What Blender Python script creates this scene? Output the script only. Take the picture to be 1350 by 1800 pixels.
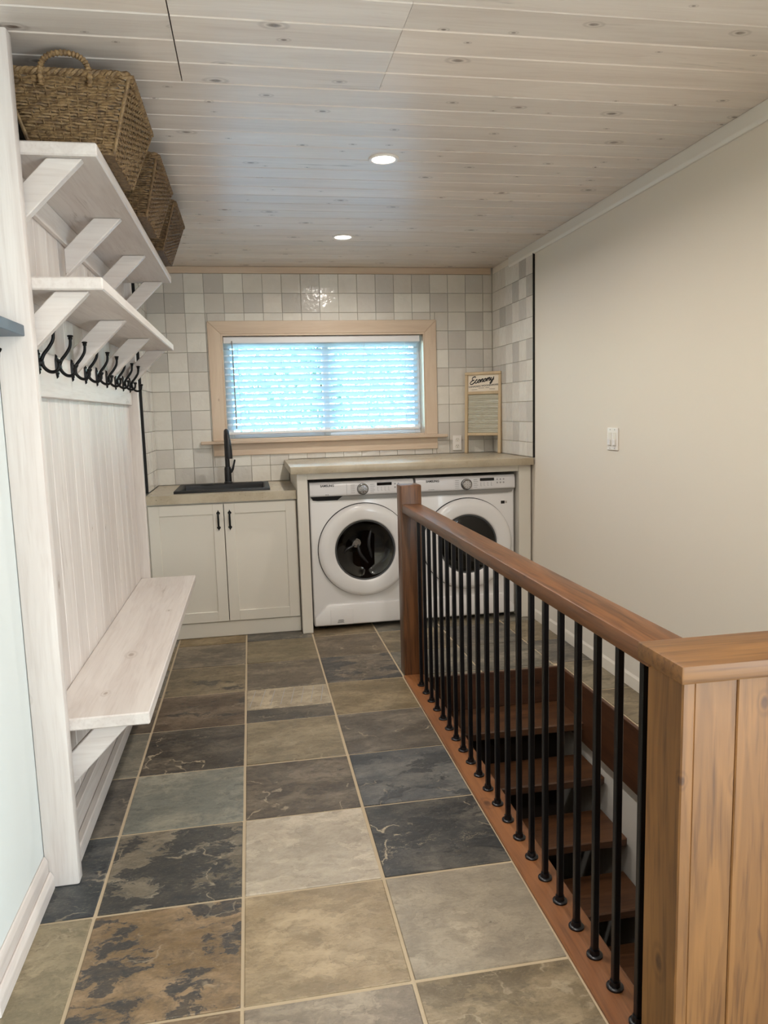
import bpy, bmesh, math, random
from mathutils import Vector, Matrix
random.seed(7)
for o in list(bpy.data.objects):
    bpy.data.objects.remove(o, do_unlink=True)
SC = bpy.context.scene
COL = SC.collection

# ------------------------------------------------------------------ camera
F_PX, YAW, PITCH, ROLL, CAM_H = 1320.2, 0.17252, 0.13138, -0.02733, 1.417
def cam_axes():
    fw = Vector((math.sin(YAW)*math.cos(PITCH), math.cos(YAW)*math.cos(PITCH), -math.sin(PITCH)))
    r = Vector((math.cos(YAW), -math.sin(YAW), 0)); u = r.cross(fw)
    c, s = math.cos(ROLL), math.sin(ROLL)
    return c*r + s*u, -s*r + c*u, fw
cd = bpy.data.cameras.new('camera'); cam = bpy.data.objects.new('camera', cd); COL.objects.link(cam)
R_, U_, W_ = cam_axes()
cam.matrix_world = Matrix(((R_.x, U_.x, -W_.x, 0), (R_.y, U_.y, -W_.y, 0), (R_.z, U_.z, -W_.z, CAM_H), (0, 0, 0, 1)))
cd.sensor_fit = 'VERTICAL'; cd.sensor_height = 36; cd.lens = F_PX/1800*36
cd.clip_start = 0.02; cd.clip_end = 200
SC.camera = cam

# ------------------------------------------------------------------ world, daylight, exposure
wd = bpy.data.worlds.new('sky'); SC.world = wd; wd.use_nodes = True
wn = wd.node_tree; wn.nodes.clear()
sky = wn.nodes.new('ShaderNodeTexSky'); sky.sky_type = 'NISHITA'; sky.sun_disc = False
sky.sun_elevation = math.radians(48); sky.sun_rotation = math.radians(200); sky.air_density = 1.2; sky.dust_density = 0.6
bg = wn.nodes.new('ShaderNodeBackground'); bg.inputs[1].default_value = 2.6
wo = wn.nodes.new('ShaderNodeOutputWorld')
tn = wn.nodes.new('ShaderNodeMix'); tn.data_type = 'RGBA'; tn.blend_type = 'MULTIPLY'; tn.inputs[0].default_value = 1.0; tn.inputs[7].default_value = (.72, .95, 1.04, 1)
wn.links.new(sky.outputs[0], tn.inputs[6]); wn.links.new(tn.outputs[2], bg.inputs[0]); wn.links.new(bg.outputs[0], wo.inputs[0])
SC.view_settings.view_transform = 'Standard'; SC.view_settings.look = 'None'
SC.view_settings.gamma = 1; SC.view_settings.exposure = 0.32; SC.view_settings.use_curve_mapping = False

sl = bpy.data.lights.new('sun', 'SUN'); sl.energy = 5.0; sl.angle = math.radians(2); sl.color = (1, .95, .86)
so = bpy.data.objects.new('sun', sl); COL.objects.link(so); so.rotation_euler = Vector((.35, .75, -.8)).to_track_quat('-Z', 'Y').to_euler(); so.location = (0, -8, 9)

def area_light(name, loc, size, power, col, rot, shape='RECTANGLE', spread=180):
    l = bpy.data.lights.new(name, 'AREA'); l.shape = shape; l.size = size[0]
    if shape in ('RECTANGLE', 'ELLIPSE'): l.size_y = size[1]
    l.energy = power; l.color = col; l.spread = math.radians(spread)
    o = bpy.data.objects.new(name, l); COL.objects.link(o); o.location = loc; o.rotation_euler = rot
    return o
# added daylight lamp inside the invented patio door in the right wall, behind the camera
area_light('added_daylight', (1.80, -0.95, 1.05), (2.0, 1.7), 150, (0.82, 0.93, 1.0), (0, math.radians(90), 0))

# ------------------------------------------------------------------ helpers
WL = {}
def wloc(o): return WL.get(o.name, Vector((0, 0, 0)))
def link(name, data, parent=None, loc=(0, 0, 0), rot=None):
    o = bpy.data.objects.new(name, data); COL.objects.link(o)
    L = Vector(loc); WL[o.name] = L
    if parent is not None:
        o.parent = parent; o.location = L - wloc(parent)
    else: o.location = L
    if rot is not None: o.rotation_euler = rot
    return o
def tag(o, label=None, cat=None, group=None, kind=None):
    if label: o['label'] = label
    if cat: o['category'] = cat
    if group: o['group'] = group
    if kind: o['kind'] = kind
    return o
def thing(name, label, cat, loc, group=None):
    return tag(link(name, None, None, loc), label, cat, group)
def newmesh(name, bm, mat, smooth=None):
    me = bpy.data.meshes.new(name); bmesh.ops.recalc_face_normals(bm, faces=bm.faces); bm.to_mesh(me); bm.free()
    if mat: me.materials.append(mat)
    if smooth is not None:
        me.polygons.foreach_set('use_smooth', [True]*len(me.polygons))
        if smooth < 179: me.set_sharp_from_angle(angle=math.radians(smooth))
    return me
def bm_box(bm, x0, x1, y0, y1, z0, z1, bev=0.0, seg=1):
    vs = [bm.verts.new(p) for p in ((x0,y0,z0),(x1,y0,z0),(x1,y1,z0),(x0,y1,z0),(x0,y0,z1),(x1,y0,z1),(x1,y1,z1),(x0,y1,z1))]
    fs = [bm.faces.new([vs[i] for i in q]) for q in ((0,3,2,1),(4,5,6,7),(0,1,5,4),(1,2,6,5),(2,3,7,6),(3,0,4,7))]
    if bev > 0:
        es = list({e for f in fs for e in f.edges})
        bmesh.ops.bevel(bm, geom=es, offset=bev, segments=seg, profile=0.5, affect='EDGES')
def box(name, x0, x1, y0, y1, z0, z1, mat, parent=None, bev=0.0, seg=1):
    """box in world coordinates with its origin at its centre-bottom"""
    c = Vector(((x0+x1)/2, (y0+y1)/2, z0)); bm = bmesh.new()
    bm_box(bm, x0-c.x, x1-c.x, y0-c.y, y1-c.y, 0, z1-z0, bev, seg)
    return link(name, newmesh(name, bm, mat, 30 if seg > 1 else None), parent, c)
def boxes(name, L, mat, parent=None, bev=0.0):
    bm = bmesh.new()
    for b in L: bm_box(bm, *b, bev)
    return link(name, newmesh(name, bm, mat), parent)
def prism(name, pts, axis, lo, hi, mat, parent=None, bev=0.0, seg=1):
    """polygon extruded along axis. axis 'y': pts=(x,z); 'x': pts=(y,z); 'z': pts=(x,y)"""
    n = len(pts); cx = sum(p[0] for p in pts)/n; cy = sum(p[1] for p in pts)/n; mid = (lo+hi)/2
    f = {'y': lambda a, b, t: (a, t, b), 'x': lambda a, b, t: (t, a, b), 'z': lambda a, b, t: (a, b, t)}[axis]
    bm = bmesh.new()
    A = [bm.verts.new(f(p[0]-cx, p[1]-cy, lo-mid)) for p in pts]; B = [bm.verts.new(f(p[0]-cx, p[1]-cy, hi-mid)) for p in pts]
    bm.faces.new(A); bm.faces.new(B[::-1])
    for i in range(n): bm.faces.new((A[i], A[(i+1) % n], B[(i+1) % n], B[i]))
    if bev: bmesh.ops.bevel(bm, geom=list(bm.edges), offset=bev, segments=seg, profile=.5, affect='EDGES')
    return link(name, newmesh(name, bm, mat, 30 if seg > 1 else None), parent, f(cx, cy, mid))
def smooth_path(P, n=6, closed=False):
    P = [Vector(p) for p in P]; out = []; m = len(P)
    for i in range(m if closed else m-1):
        g = (lambda k: P[k % m]) if closed else (lambda k: P[min(max(k, 0), m-1)])
        p0, p1, p2, p3 = g(i-1), g(i), g(i+1), g(i+2)
        for k in range(n):
            t = k/n; t2 = t*t; t3 = t2*t
            out.append(.5*((2*p1)+(p2-p0)*t+(2*p0-5*p1+4*p2-p3)*t2+(3*p1-p0-3*p2+p3)*t3))
    if not closed: out.append(P[-1])
    return out
def bm_tube(bm, path, rad, sides=8, closed=False, flat=None):
    path = [Vector(p) for p in path]; n = len(path); rings = []
    up = Vector((0, 0, 1)); prev = None
    for i, p in enumerate(path):
        t = (path[(i+1) % n] - path[i-1]) if closed else (path[min(i+1, n-1)] - path[max(i-1, 0)])
        t.normalize()
        if prev is None:
            a = up if abs(t.dot(up)) < .9 else Vector((1, 0, 0)); x = t.cross(a).normalized()
        else:
            x = prev - t*prev.dot(t); x.normalize()
        prev = x; y = t.cross(x)
        r = rad(i/(n-1)) if callable(rad) else (rad[i] if isinstance(rad, (list, tuple)) else rad)
        rings.append([bm.verts.new(p + x*(r*math.cos(2*math.pi*k/sides)) + y*(r*math.sin(2*math.pi*k/sides))) for k in range(sides)])
    m = n if closed else n-1
    for i in range(m):
        A, B = rings[i], rings[(i+1) % n]
        for k in range(sides): bm.faces.new((A[k], A[(k+1) % sides], B[(k+1) % sides], B[k]))
    if not closed: bm.faces.new(rings[0][::-1]); bm.faces.new(rings[-1])
def tube(name, path, rad, mat, parent=None, sides=8, closed=False, origin=None):
    o = Vector(origin) if origin is not None else Vector(path[0]); bm = bmesh.new()
    bm_tube(bm, [Vector(p)-o for p in path], rad, sides, closed)
    return link(name, newmesh(name, bm, mat, 50), parent, o)
def bm_lathe(bm, prof, seg=32, M=None):
    """prof (r,h) revolved around +Z; M maps to final orientation"""
    rings = []
    for r, h in prof:
        if r < 1e-6: rings.append([bm.verts.new((0, 0, h))])
        else: rings.append([bm.verts.new((r*math.cos(2*math.pi*k/seg), r*math.sin(2*math.pi*k/seg), h)) for k in range(seg)])
    for a, b in zip(rings[:-1], rings[1:]):
        for k in range(seg):
            k2 = (k+1) % seg
            if len(a) == 1 and len(b) == 1: continue
            if len(a) == 1: bm.faces.new((a[0], b[k], b[k2]))
            elif len(b) == 1: bm.faces.new((a[k], a[k2], b[0]))
            else: bm.faces.new((a[k], a[k2], b[k2], b[k]))
    if M is not None: bmesh.ops.transform(bm, matrix=M, verts=bm.verts)
M_FRONT = Matrix.Rotation(math.radians(90), 4, 'X')          # +Z -> -Y (faces the camera)
def lathe(name, prof, mat, parent, loc, M=None, seg=32, smooth=35):
    bm = bmesh.new(); bm_lathe(bm, prof, seg, M)
    return link(name, newmesh(name, bm, mat, smooth), parent, loc)
def text(name, s, size, mat, parent, loc, rot, extrude=0.0006, align='LEFT', scale_x=1.0, bold=0.0):
    c = bpy.data.curves.new(name, 'FONT'); c.body = s; c.size = size; c.extrude = extrude; c.align_x = align; c.offset = bold
    t = bpy.data.objects.new(name, c); COL.objects.link(t)
    bpy.context.view_layer.update()
    me = bpy.data.meshes.new_from_object(t.evaluated_get(bpy.context.evaluated_depsgraph_get()))
    bpy.data.objects.remove(t, do_unlink=True)
    me.transform(Matrix.Diagonal((scale_x, 1, 1, 1)))
    me.materials.clear(); me.materials.append(mat)
    return link(name, me, parent, loc, rot)

# ------------------------------------------------------------------ materials
def lin(c):
    c = c/255
    return c/12.92 if c <= 0.04045 else ((c+0.055)/1.055)**2.4
def rgb(r, g, b, k=1.0): return (min(1, lin(r)*k), min(1, lin(g)*k), min(1, lin(b)*k), 1)
class G:
    def __init__(s, name):
        s.mat = bpy.data.materials.new(name); s.mat.use_nodes = True; s.nt = s.mat.node_tree
        s.b = s.nt.nodes['Principled BSDF']; s.out = s.nt.nodes['Material Output']
    def n(s, t, **kw):
        x = s.nt.nodes.new('ShaderNode'+t)
        for k, v in kw.items(): setattr(x, k, v)
        return x
    def l(s, a, b): s.nt.links.new(a, b)
    def put(s, sock, v):
        if isinstance(v, bpy.types.NodeSocket): s.l(v, sock)
        else: sock.default_value = v
    def math(s, op, a, b=0.0, c=None, clamp=False):
        x = s.n('Math', operation=op); x.use_clamp = clamp
        s.put(x.inputs[0], a); s.put(x.inputs[1], b)
        if c is not None: s.put(x.inputs[2], c)
        return x.outputs[0]
    def vmath(s, op, a, b):
        x = s.n('VectorMath', operation=op); s.put(x.inputs[0], a); s.put(x.inputs[1], b); return x.outputs[0]
    def mix(s, f, a, b, mode='MIX'):
        x = s.n('Mix', data_type='RGBA', blend_type=mode); s.put(x.inputs[0], f); s.put(x.inputs[6], a); s.put(x.inputs[7], b); return x.outputs[2]
    def noise(s, vec, scale, detail=4, rough=.55, dist=0.0):
        x = s.n('TexNoise'); s.put(x.inputs['Vector'], vec); x.inputs['Scale'].default_value = scale
        x.inputs['Detail'].default_value = detail; x.inputs['Roughness'].default_value = rough; x.inputs['Distortion'].default_value = dist
        return x.outputs[0]
    def ramp(s, v, a, b):
        x = s.n('MapRange', interpolation_type='SMOOTHSTEP'); s.put(x.inputs[0], v); s.put(x.inputs[1], a); s.put(x.inputs[2], b); return x.outputs[0]
    def coords(s, scale=(1, 1, 1), rand=True):
        v = s.n('TexCoord').outputs['Object']
        if rand:
            r = s.n('ObjectInfo').outputs['Random']
            off = s.n('CombineXYZ'); s.put(off.inputs[0], s.math('MULTIPLY', r, 37.0)); s.put(off.inputs[1], s.math('MULTIPLY', r, 91.0)); s.put(off.inputs[2], s.math('MULTIPLY', r, 53.0))
            v = s.vmath('ADD', v, off.outputs[0])
        if scale != (1, 1, 1): v = s.vmath('MULTIPLY', v, scale)
        return v
    def bump(s, h, strength=.3, dist=.01):
        x = s.n('Bump'); x.inputs['Strength'].default_value = strength; x.inputs['Distance'].default_value = dist
        s.put(x.inputs['Height'], h); s.l(x.outputs[0], s.b.inputs['Normal'])
    def attr(s, name): return s.n('Attribute', attribute_type='OBJECT', attribute_name=name)
    def col(s, c): s.put(s.b.inputs['Base Color'], c)
    def rough(s, r): s.put(s.b.inputs['Roughness'], r)

def plain(name, c, rough=.5, metal=0.0, spec=.5, bump=0.0, bscale=200, coat=0.0):
    g = G(name); g.col(c); g.rough(rough); g.b.inputs['Metallic'].default_value = metal; g.b.inputs['Specular IOR Level'].default_value = spec
    g.b.inputs['Coat Weight'].default_value = coat
    if bump: g.bump(g.noise(g.coords(rand=False), bscale, 3), bump, .002)
    return g.mat

def wood(name, c_light, c_dark, axis, knot=0.0, knot_c=(.1, .06, .04, 1), rough=.55, ring=5.0, streak=0.5, flat=None, bump=.15, white=0.0, tint=False):
    """sawn timber; grain runs along axis"""
    g = G(name); i = 'xyz'.index(axis)
    def sc(al, ac):
        v = [ac]*3; v[i] = al
        if flat is not None: v['xyz'.index(flat)] = ac*.02
        return tuple(v)
    base = g.coords()
    warp = g.n('TexNoise'); g.l(g.vmath('MULTIPLY', base, sc(.9, 3.0)), warp.inputs['Vector']); warp.inputs['Scale'].default_value = 1.3; warp.inputs['Detail'].default_value = 2
    v = g.vmath('ADD', base, g.vmath('MULTIPLY', g.vmath('SUBTRACT', warp.outputs[1], (.5, .5, .5)), (.05, .05, .05)))
    broad = g.noise(g.vmath('MULTIPLY', v, sc(.5, ring)), 2.2, 3, .5, .6)
    fine = g.noise(g.vmath('MULTIPLY', v, sc(2.5, 60)), 1.6, 3, .6)
    rings = g.math('FRACT', g.math('MULTIPLY', broad, 9.0))
    rings = g.math('ABSOLUTE', g.math('SUBTRACT', rings, .5))
    t = g.math('ADD', g.math('MULTIPLY', g.ramp(broad, .3, .7), .45), g.math('MULTIPLY', rings, .5*streak))
    t = g.math('ADD', t, g.math('MULTIPLY', g.ramp(fine, .45, .75), .55*streak), clamp=True)
    c = g.mix(t, c_light, c_dark)
    if knot > 0:
        sp = g.n('SeparateXYZ'); g.l(v, sp.inputs[0]); oth = [j for j in range(3) if j != i]
        kv = g.n('CombineXYZ'); g.put(kv.inputs[0], g.math('MULTIPLY', sp.outputs[i], 4.6))
        ac = g.math('ADD', sp.outputs[oth[0]], sp.outputs[oth[1]]) if flat is None else sp.outputs[[j for j in oth if j != 'xyz'.index(flat)][0]]
        g.put(kv.inputs[1], g.math('MULTIPLY', ac, 8.0))
        vo = g.n('TexVoronoi', feature='F1', voronoi_dimensions='2D'); g.l(kv.outputs[0], vo.inputs['Vector']); vo.inputs['Scale'].default_value = 1.0
        sep = g.n('SeparateColor'); g.l(vo.outputs['Color'], sep.inputs[0])
        gate = g.math('GREATER_THAN', sep.outputs[0], 1-knot)
        size = g.math('MULTIPLY_ADD', g.math('POWER', sep.outputs[1], 2.5), .10, .035)
        q = g.math('DIVIDE', vo.outputs['Distance'], size)
        k = g.math('MULTIPLY', g.math('SUBTRACT', 1.0, g.ramp(q, .35, 1.0)), gate)
        ringk = g.math('MULTIPLY', g.math('MULTIPLY', g.math('SUBTRACT', 1.0, g.ramp(g.math('ABSOLUTE', g.math('SUBTRACT', q, 1.35)), .05, .5)), gate), .3)
        k = g.math('MULTIPLY', g.math('MAXIMUM', k, ringk), g.math('MULTIPLY_ADD', g.noise(v, 60, 3), .8, .35), clamp=True)
        c = g.mix(k, c, knot_c)
        # dark mineral streaks
        st = g.noise(g.vmath('MULTIPLY', v, sc(2.0, 22)), 1.0, 3, .7, 1.2)
        gate2 = g.ramp(g.noise(g.vmath('MULTIPLY', v, sc(1.2, 3)), 1.0, 2), .60, .70)
        c = g.mix(g.math('MULTIPLY', g.math('MULTIPLY', g.ramp(st, .56, .68), gate2), .55), c, knot_c)
    if tint:
        a = g.attr('tint'); c = g.mix(1.0, c, a.outputs['Color'], 'MULTIPLY')
    else:
        r = g.n('ObjectInfo').outputs['Random']
        hv = g.n('HueSaturation'); g.put(hv.inputs['Value'], g.math('MULTIPLY_ADD', r, .10, .95)); g.put(hv.inputs['Color'], c); c = hv.outputs[0]
    g.col(c); g.rough(rough)
    g.bump(g.math('ADD', fine, g.math('MULTIPLY', rings, .3)), bump, .003)
    return g.mat

PINE_L, PINE_D, PINE_K = rgb(217, 210, 204), rgb(190, 178, 171), rgb(112, 96, 84)
M = {}
M['ceil'] = wood('whitewashed_ceiling_pine', rgb(226, 216, 207), rgb(203, 189, 178), 'x', knot=.5, knot_c=rgb(92, 72, 58), rough=.33, streak=.55, flat='z', tint=True)
for ax in 'xyz':
    M['pine_'+ax] = wood('whitewashed_pine_'+ax, PINE_L, PINE_D, ax, knot=.16, knot_c=rgb(150, 134, 120), rough=.5, streak=.55)
    M['trim_'+ax] = wood('pickled_trim_pine_'+ax, rgb(214, 194, 172), rgb(190, 164, 140), ax, knot=.08, knot_c=rgb(130, 100, 80), rough=.45, streak=.4)
    M['stain_'+ax] = wood('brown_stained_fir_'+ax, rgb(120, 78, 46), rgb(60, 36, 21), ax, knot=.14, knot_c=rgb(40, 22, 13), rough=.36, streak=.95)
    M['honey_'+ax] = wood('honey_stained_fir_'+ax, rgb(140, 98, 54), rgb(88, 58, 31), ax, knot=.18, knot_c=rgb(60, 36, 24), rough=.5, streak=.9)
M['curb'] = wood('curb_fir', rgb(142, 92, 54), rgb(96, 58, 33), 'y', knot=.2, knot_c=rgb(60, 34, 20), rough=.4, streak=.7)
M['tread'] = wood('shade_toned_stair_fir', rgb(90, 58, 34), rgb(50, 30, 18), 'x', knot=.2, knot_c=rgb(35, 18, 10), rough=.4, streak=.7)  # brown stair wood, toned down for the weak light in the stairwell
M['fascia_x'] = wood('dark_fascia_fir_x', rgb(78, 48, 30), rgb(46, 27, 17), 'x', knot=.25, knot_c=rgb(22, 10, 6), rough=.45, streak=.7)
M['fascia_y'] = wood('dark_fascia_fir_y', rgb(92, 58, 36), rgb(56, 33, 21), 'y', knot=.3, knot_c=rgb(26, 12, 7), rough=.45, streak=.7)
M['wall'] = plain('cream_wall_paint', rgb(226, 217, 203), .75, bump=.06, bscale=350)
M['wall_cool'] = plain('pale_wall_paint', rgb(214, 219, 217), .7, bump=.06, bscale=350)
M['white_wall'] = plain('stairwell_white_paint', rgb(226, 222, 214), .75, bump=.06, bscale=350)
M['under_stair_shade'] = plain('painted_under_stair_shade', rgb(58, 48, 40), .9)  # dark colour stands in for the unlit space behind the treads
M['moulding'] = plain('white_moulding_paint', rgb(226, 220, 210), .5)
M['grout'] = plain('sand_grout', rgb(178, 161, 135), .9, bump=.4, bscale=300)
M['tile_grout'] = plain('pale_wall_grout', rgb(190, 184, 174), .85, bump=.3, bscale=400)
M['cab'] = plain('greige_cabinet_paint', rgb(223, 217, 206), .45, bump=.02, bscale=300)
M['black'] = plain('black_iron', rgb(14, 14, 15), .45, .6, .5, bump=.12, bscale=160)
M['baluster'] = plain('black_coated_steel', rgb(16, 17, 22), .32, .35, .5)
M['matte_black'] = plain('matte_black_composite', rgb(18, 18, 20), .5, bump=.1, bscale=500)
M['gap'] = plain('dark_gap', rgb(12, 12, 14), .9)
M['trim_black'] = plain('black_metal_edge_trim', rgb(16, 15, 15), .4, .3)
M['enamel'] = plain('white_appliance_enamel', rgb(236, 234, 234), .22, spec=.5, coat=.2)
M['panel_white'] = plain('white_panel_plastic', rgb(226, 224, 226), .3)
M['chrome'] = plain('brushed_chrome', rgb(190, 190, 192), .22, 1.0)
M['silver'] = plain('silver_plastic', rgb(140, 138, 136), .35, .4)
M['print'] = plain('grey_print', rgb(60, 58, 62), .6)
M['print_light'] = plain('pale_grey_print', rgb(165, 163, 165), .6)
M['screen'] = plain('black_display', rgb(8, 8, 10), .12)
M['drum'] = plain('dark_drum_steel', rgb(48, 48, 50), .35, .8)
M['vane'] = plain('dark_drum_vane', rgb(52, 52, 54), .3, .7)
M['rubber'] = plain('grey_door_gasket', rgb(70, 72, 74), .5)
M['ivory'] = plain('white_plate_plastic', rgb(232, 226, 220), .35)
M['board_wood'] = wood('washboard_maple', rgb(204, 182, 148), rgb(180, 156, 122), 'z', rough=.5, streak=.4)
M['board_label'] = plain('washboard_label_print', rgb(226, 214, 196), .6)
M['ink'] = plain('black_ink', rgb(20, 18, 18), .7)
M['slate_shelf'] = plain('blue_grey_painted_shelf', rgb(92, 104, 116), .5, bump=.05, bscale=80)
M['vinyl'] = plain('white_window_vinyl', rgb(226, 226, 228), .4)

def concrete():
    g = G('beige_concrete'); v = g.coords(rand=False)
    a = g.noise(v, 3.5, 6, .6); b = g.noise(v, 40, 5, .65)
    c = g.mix(g.ramp(a, .35, .65), rgb(188, 176, 155), rgb(168, 154, 131)); c = g.mix(g.math('MULTIPLY', g.ramp(b, .5, .75), .45), c, rgb(196, 184, 158))
    pit = g.noise(v, 75, 4, .6); pm = g.ramp(pit, .66, .72); c = g.mix(g.math('MULTIPLY', pm, .8), c, rgb(84, 72, 56))
    g.col(c); g.rough(g.math('MULTIPLY_ADD', b, .2, .2)); g.bump(g.math('SUBTRACT', b, g.math('MULTIPLY', pm, 1.5)), .15, .003); return g.mat
M['concrete'] = concrete()

def zellige():
    g = G('glazed_zellige'); v = g.coords()
    t = g.attr('tint'); n1 = g.noise(v, 9, 4, .6, .5); n2 = g.noise(v, 30, 3)
    c = g.mix(g.math('MULTIPLY', g.ramp(n1, .35, .7), .22), t.outputs['Color'], rgb(196, 190, 178))
    c = g.mix(g.math('MULTIPLY', g.ramp(n2, .62, .72), .10), c, rgb(236, 232, 224))
    g.col(c); g.rough(g.math('MULTIPLY_ADD', n1, .12, .07)); g.b.inputs['Specular IOR Level'].default_value = .55
    h = g.math('ADD', g.math('MULTIPLY', g.noise(v, 16, 3, .5), 1.0), g.math('MULTIPLY', g.noise(v, 48, 3, .5, .3), .35))
    g.bump(h, .75, .004); return g.mat
M['zellige'] = zellige()

def slate():
    g = G('multicolour_slate'); base = g.n('TexCoord').outputs['Object']
    sd = g.attr('seed').outputs['Fac']
    off = g.n('CombineXYZ'); g.put(off.inputs[0], g.math('MULTIPLY', sd, 3.7)); g.put(off.inputs[1], g.math('MULTIPLY', sd, 5.3)); g.put(off.inputs[2], g.math('MULTIPLY', sd, 2.9))
    v0 = g.vmath('ADD', base, off.outputs[0])
    wn_ = g.n('TexNoise'); g.l(v0, wn_.inputs['Vector']); wn_.inputs['Scale'].default_value = 7; wn_.inputs['Detail'].default_value = 4; wn_.inputs['Roughness'].default_value = .62
    v = g.vmath('ADD', v0, g.vmath('MULTIPLY', g.vmath('SUBTRACT', wn_.outputs[1], (.5, .5, .5)), (.09, .09, .09)))
    vs = g.vmath('MULTIPLY', v, (1.0, 1.9, 1.0))
    n1 = g.noise(vs, 3.6, 7, .66); n2 = g.noise(vs, 15, 5, .72, .4); n3 = g.noise(g.vmath('MULTIPLY', v0, (1.0, 2.2, 1.0)), 70, 3, .75)
    ca = g.attr('ca').outputs['Color']; cb = g.attr('cb').outputs['Color']; cdk = g.attr('cd').outputs['Color']
    # cleft terraces: the stone splits in thin layers of slightly different colour
    nt_ = g.noise(g.vmath('ADD', vs, (5.7, 1.3, 0)), 2.3, 7, .60)
    lay = g.math('MULTIPLY', nt_, 11.0); stp = g.math('FLOOR', lay); fr = g.math('FRACT', lay)
    wn2 = g.n('TexWhiteNoise', noise_dimensions='1D'); g.put(wn2.inputs['W'], g.math('ADD', stp, sd))
    c = g.mix(g.ramp(n1, .36, .60), g.mix(.12, ca, rgb(225, 210, 185)), cb)
    hv = g.n('HueSaturation'); g.put(hv.inputs['Value'], g.math('MULTIPLY_ADD', wn2.outputs['Value'], .40, .80)); g.put(hv.inputs['Color'], c); c = hv.outputs[0]
    c = g.mix(g.math('MULTIPLY', g.ramp(n2, .44, .66), .55), c, g.mix(.5, cb, cdk))
    amt = g.attr('dark').outputs['Fac']
    nd = g.noise(g.vmath('ADD', vs, (17.3, 4.1, 0)), 4.6, 8, .68)
    thr = g.math('SUBTRACT', .76, g.math('MULTIPLY', amt, .42))
    dm = g.ramp(nd, thr, g.math('ADD', thr, .035))
    c = g.mix(g.math('MULTIPLY', dm, g.math('MULTIPLY_ADD', n2, .6, .55), clamp=True), c, cdk)
    edge = g.math('SUBTRACT', 1.0, g.ramp(fr, .0, .09))
    c = g.mix(g.math('MULTIPLY', g.math('MULTIPLY', edge, g.ramp(n2, .42, .6)), .5), c, cdk)
    va = g.attr('vein').outputs['Fac']
    nv = g.noise(g.vmath('ADD', v, (3.1, 9.2, 0)), 2.6, 4, .5)
    line = g.math('SUBTRACT', 1.0, g.ramp(g.math('ABSOLUTE', g.math('SUBTRACT', nv, .5)), .001, .007))
    line = g.math('MAXIMUM', line, g.math('MULTIPLY', g.math('SUBTRACT', 1.0, g.ramp(g.math('ABSOLUTE', g.math('SUBTRACT', nd, .46)), .001, .006)), g.ramp(n1, .5, .6)))
    brk = g.ramp(g.noise(v0, 12, 4), .46, .56)
    line = g.math('MULTIPLY', g.math('MULTIPLY', line, brk), g.math('MULTIPLY', va, .9))
    c = g.mix(line, c, rgb(190, 174, 146))
    pale = g.mix(.5, ca, rgb(200, 186, 160))
    c = g.mix(g.math('MULTIPLY', g.ramp(n3, .54, .78), .42), c, pale)
    c = g.mix(g.math('MULTIPLY', g.ramp(n3, .50, .24), .42), c, cdk)
    hs = g.n('HueSaturation'); hs.inputs['Saturation'].default_value = .98; hs.inputs['Value'].default_value = .78; g.put(hs.inputs['Color'], c); c = hs.outputs[0]
    g.col(c); g.rough(g.math('MULTIPLY_ADD', n2, .35, .25))
    h = g.math('ADD', g.math('MULTIPLY', n1, .6), g.math('MULTIPLY', n2, .35)); h = g.math('ADD', h, g.math('MULTIPLY', n3, .10))
    h = g.math('ADD', h, g.math('MULTIPLY', stp, .10)); h = g.math('SUBTRACT', h, g.math('MULTIPLY', dm, .15)); g.bump(h, .6, .006); return g.mat
M['slate'] = slate()

def wicker():
    g = G('seagrass'); v = g.coords()
    a = g.noise(g.vmath('MULTIPLY', v, (1, 1, 1)), 60, 4, .65); b = g.noise(v, 260, 3)
    tnt = g.attr('tint').outputs['Color']
    c = g.mix(g.ramp(a, .35, .68), rgb(148, 120, 82), rgb(94, 71, 46)); c = g.mix(g.math('MULTIPLY', g.ramp(b, .5, .75), .5), c, rgb(186, 158, 108))
    c = g.mix(1.0, c, tnt, 'MULTIPLY')
    g.col(c); g.rough(.7); g.bump(b, .4, .002); return g.mat
M['wicker'] = wicker()

def glassy(name, tint=(1, 1, 1, 1), refl=1.0, rough=.0):
    g = G(name); g.nt.nodes.remove(g.b)
    tr = g.n('BsdfTransparent'); tr.inputs[0].default_value = tint
    gl = g.n('BsdfGlossy'); gl.inputs['Roughness'].default_value = rough
    fr = g.n('Fresnel'); fr.inputs[0].default_value = 1.5
    mx = g.n('MixShader'); g.l(g.math('MULTIPLY', fr.outputs[0], refl, clamp=True), mx.inputs[0]); g.l(tr.outputs[0], mx.inputs[1]); g.l(gl.outputs[0], mx.inputs[2])
    g.l(mx.outputs[0], g.out.inputs[0]); return g.mat
M['pane'] = glassy('window_glass', (.93, .97, .96, 1))
M['door_glass'] = glassy('smoked_door_glass', (.22, .22, .22, 1), 1.2)
M['rib_glass'] = plain('ribbed_green_glass', rgb(188, 184, 168), .15, spec=.8)

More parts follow.
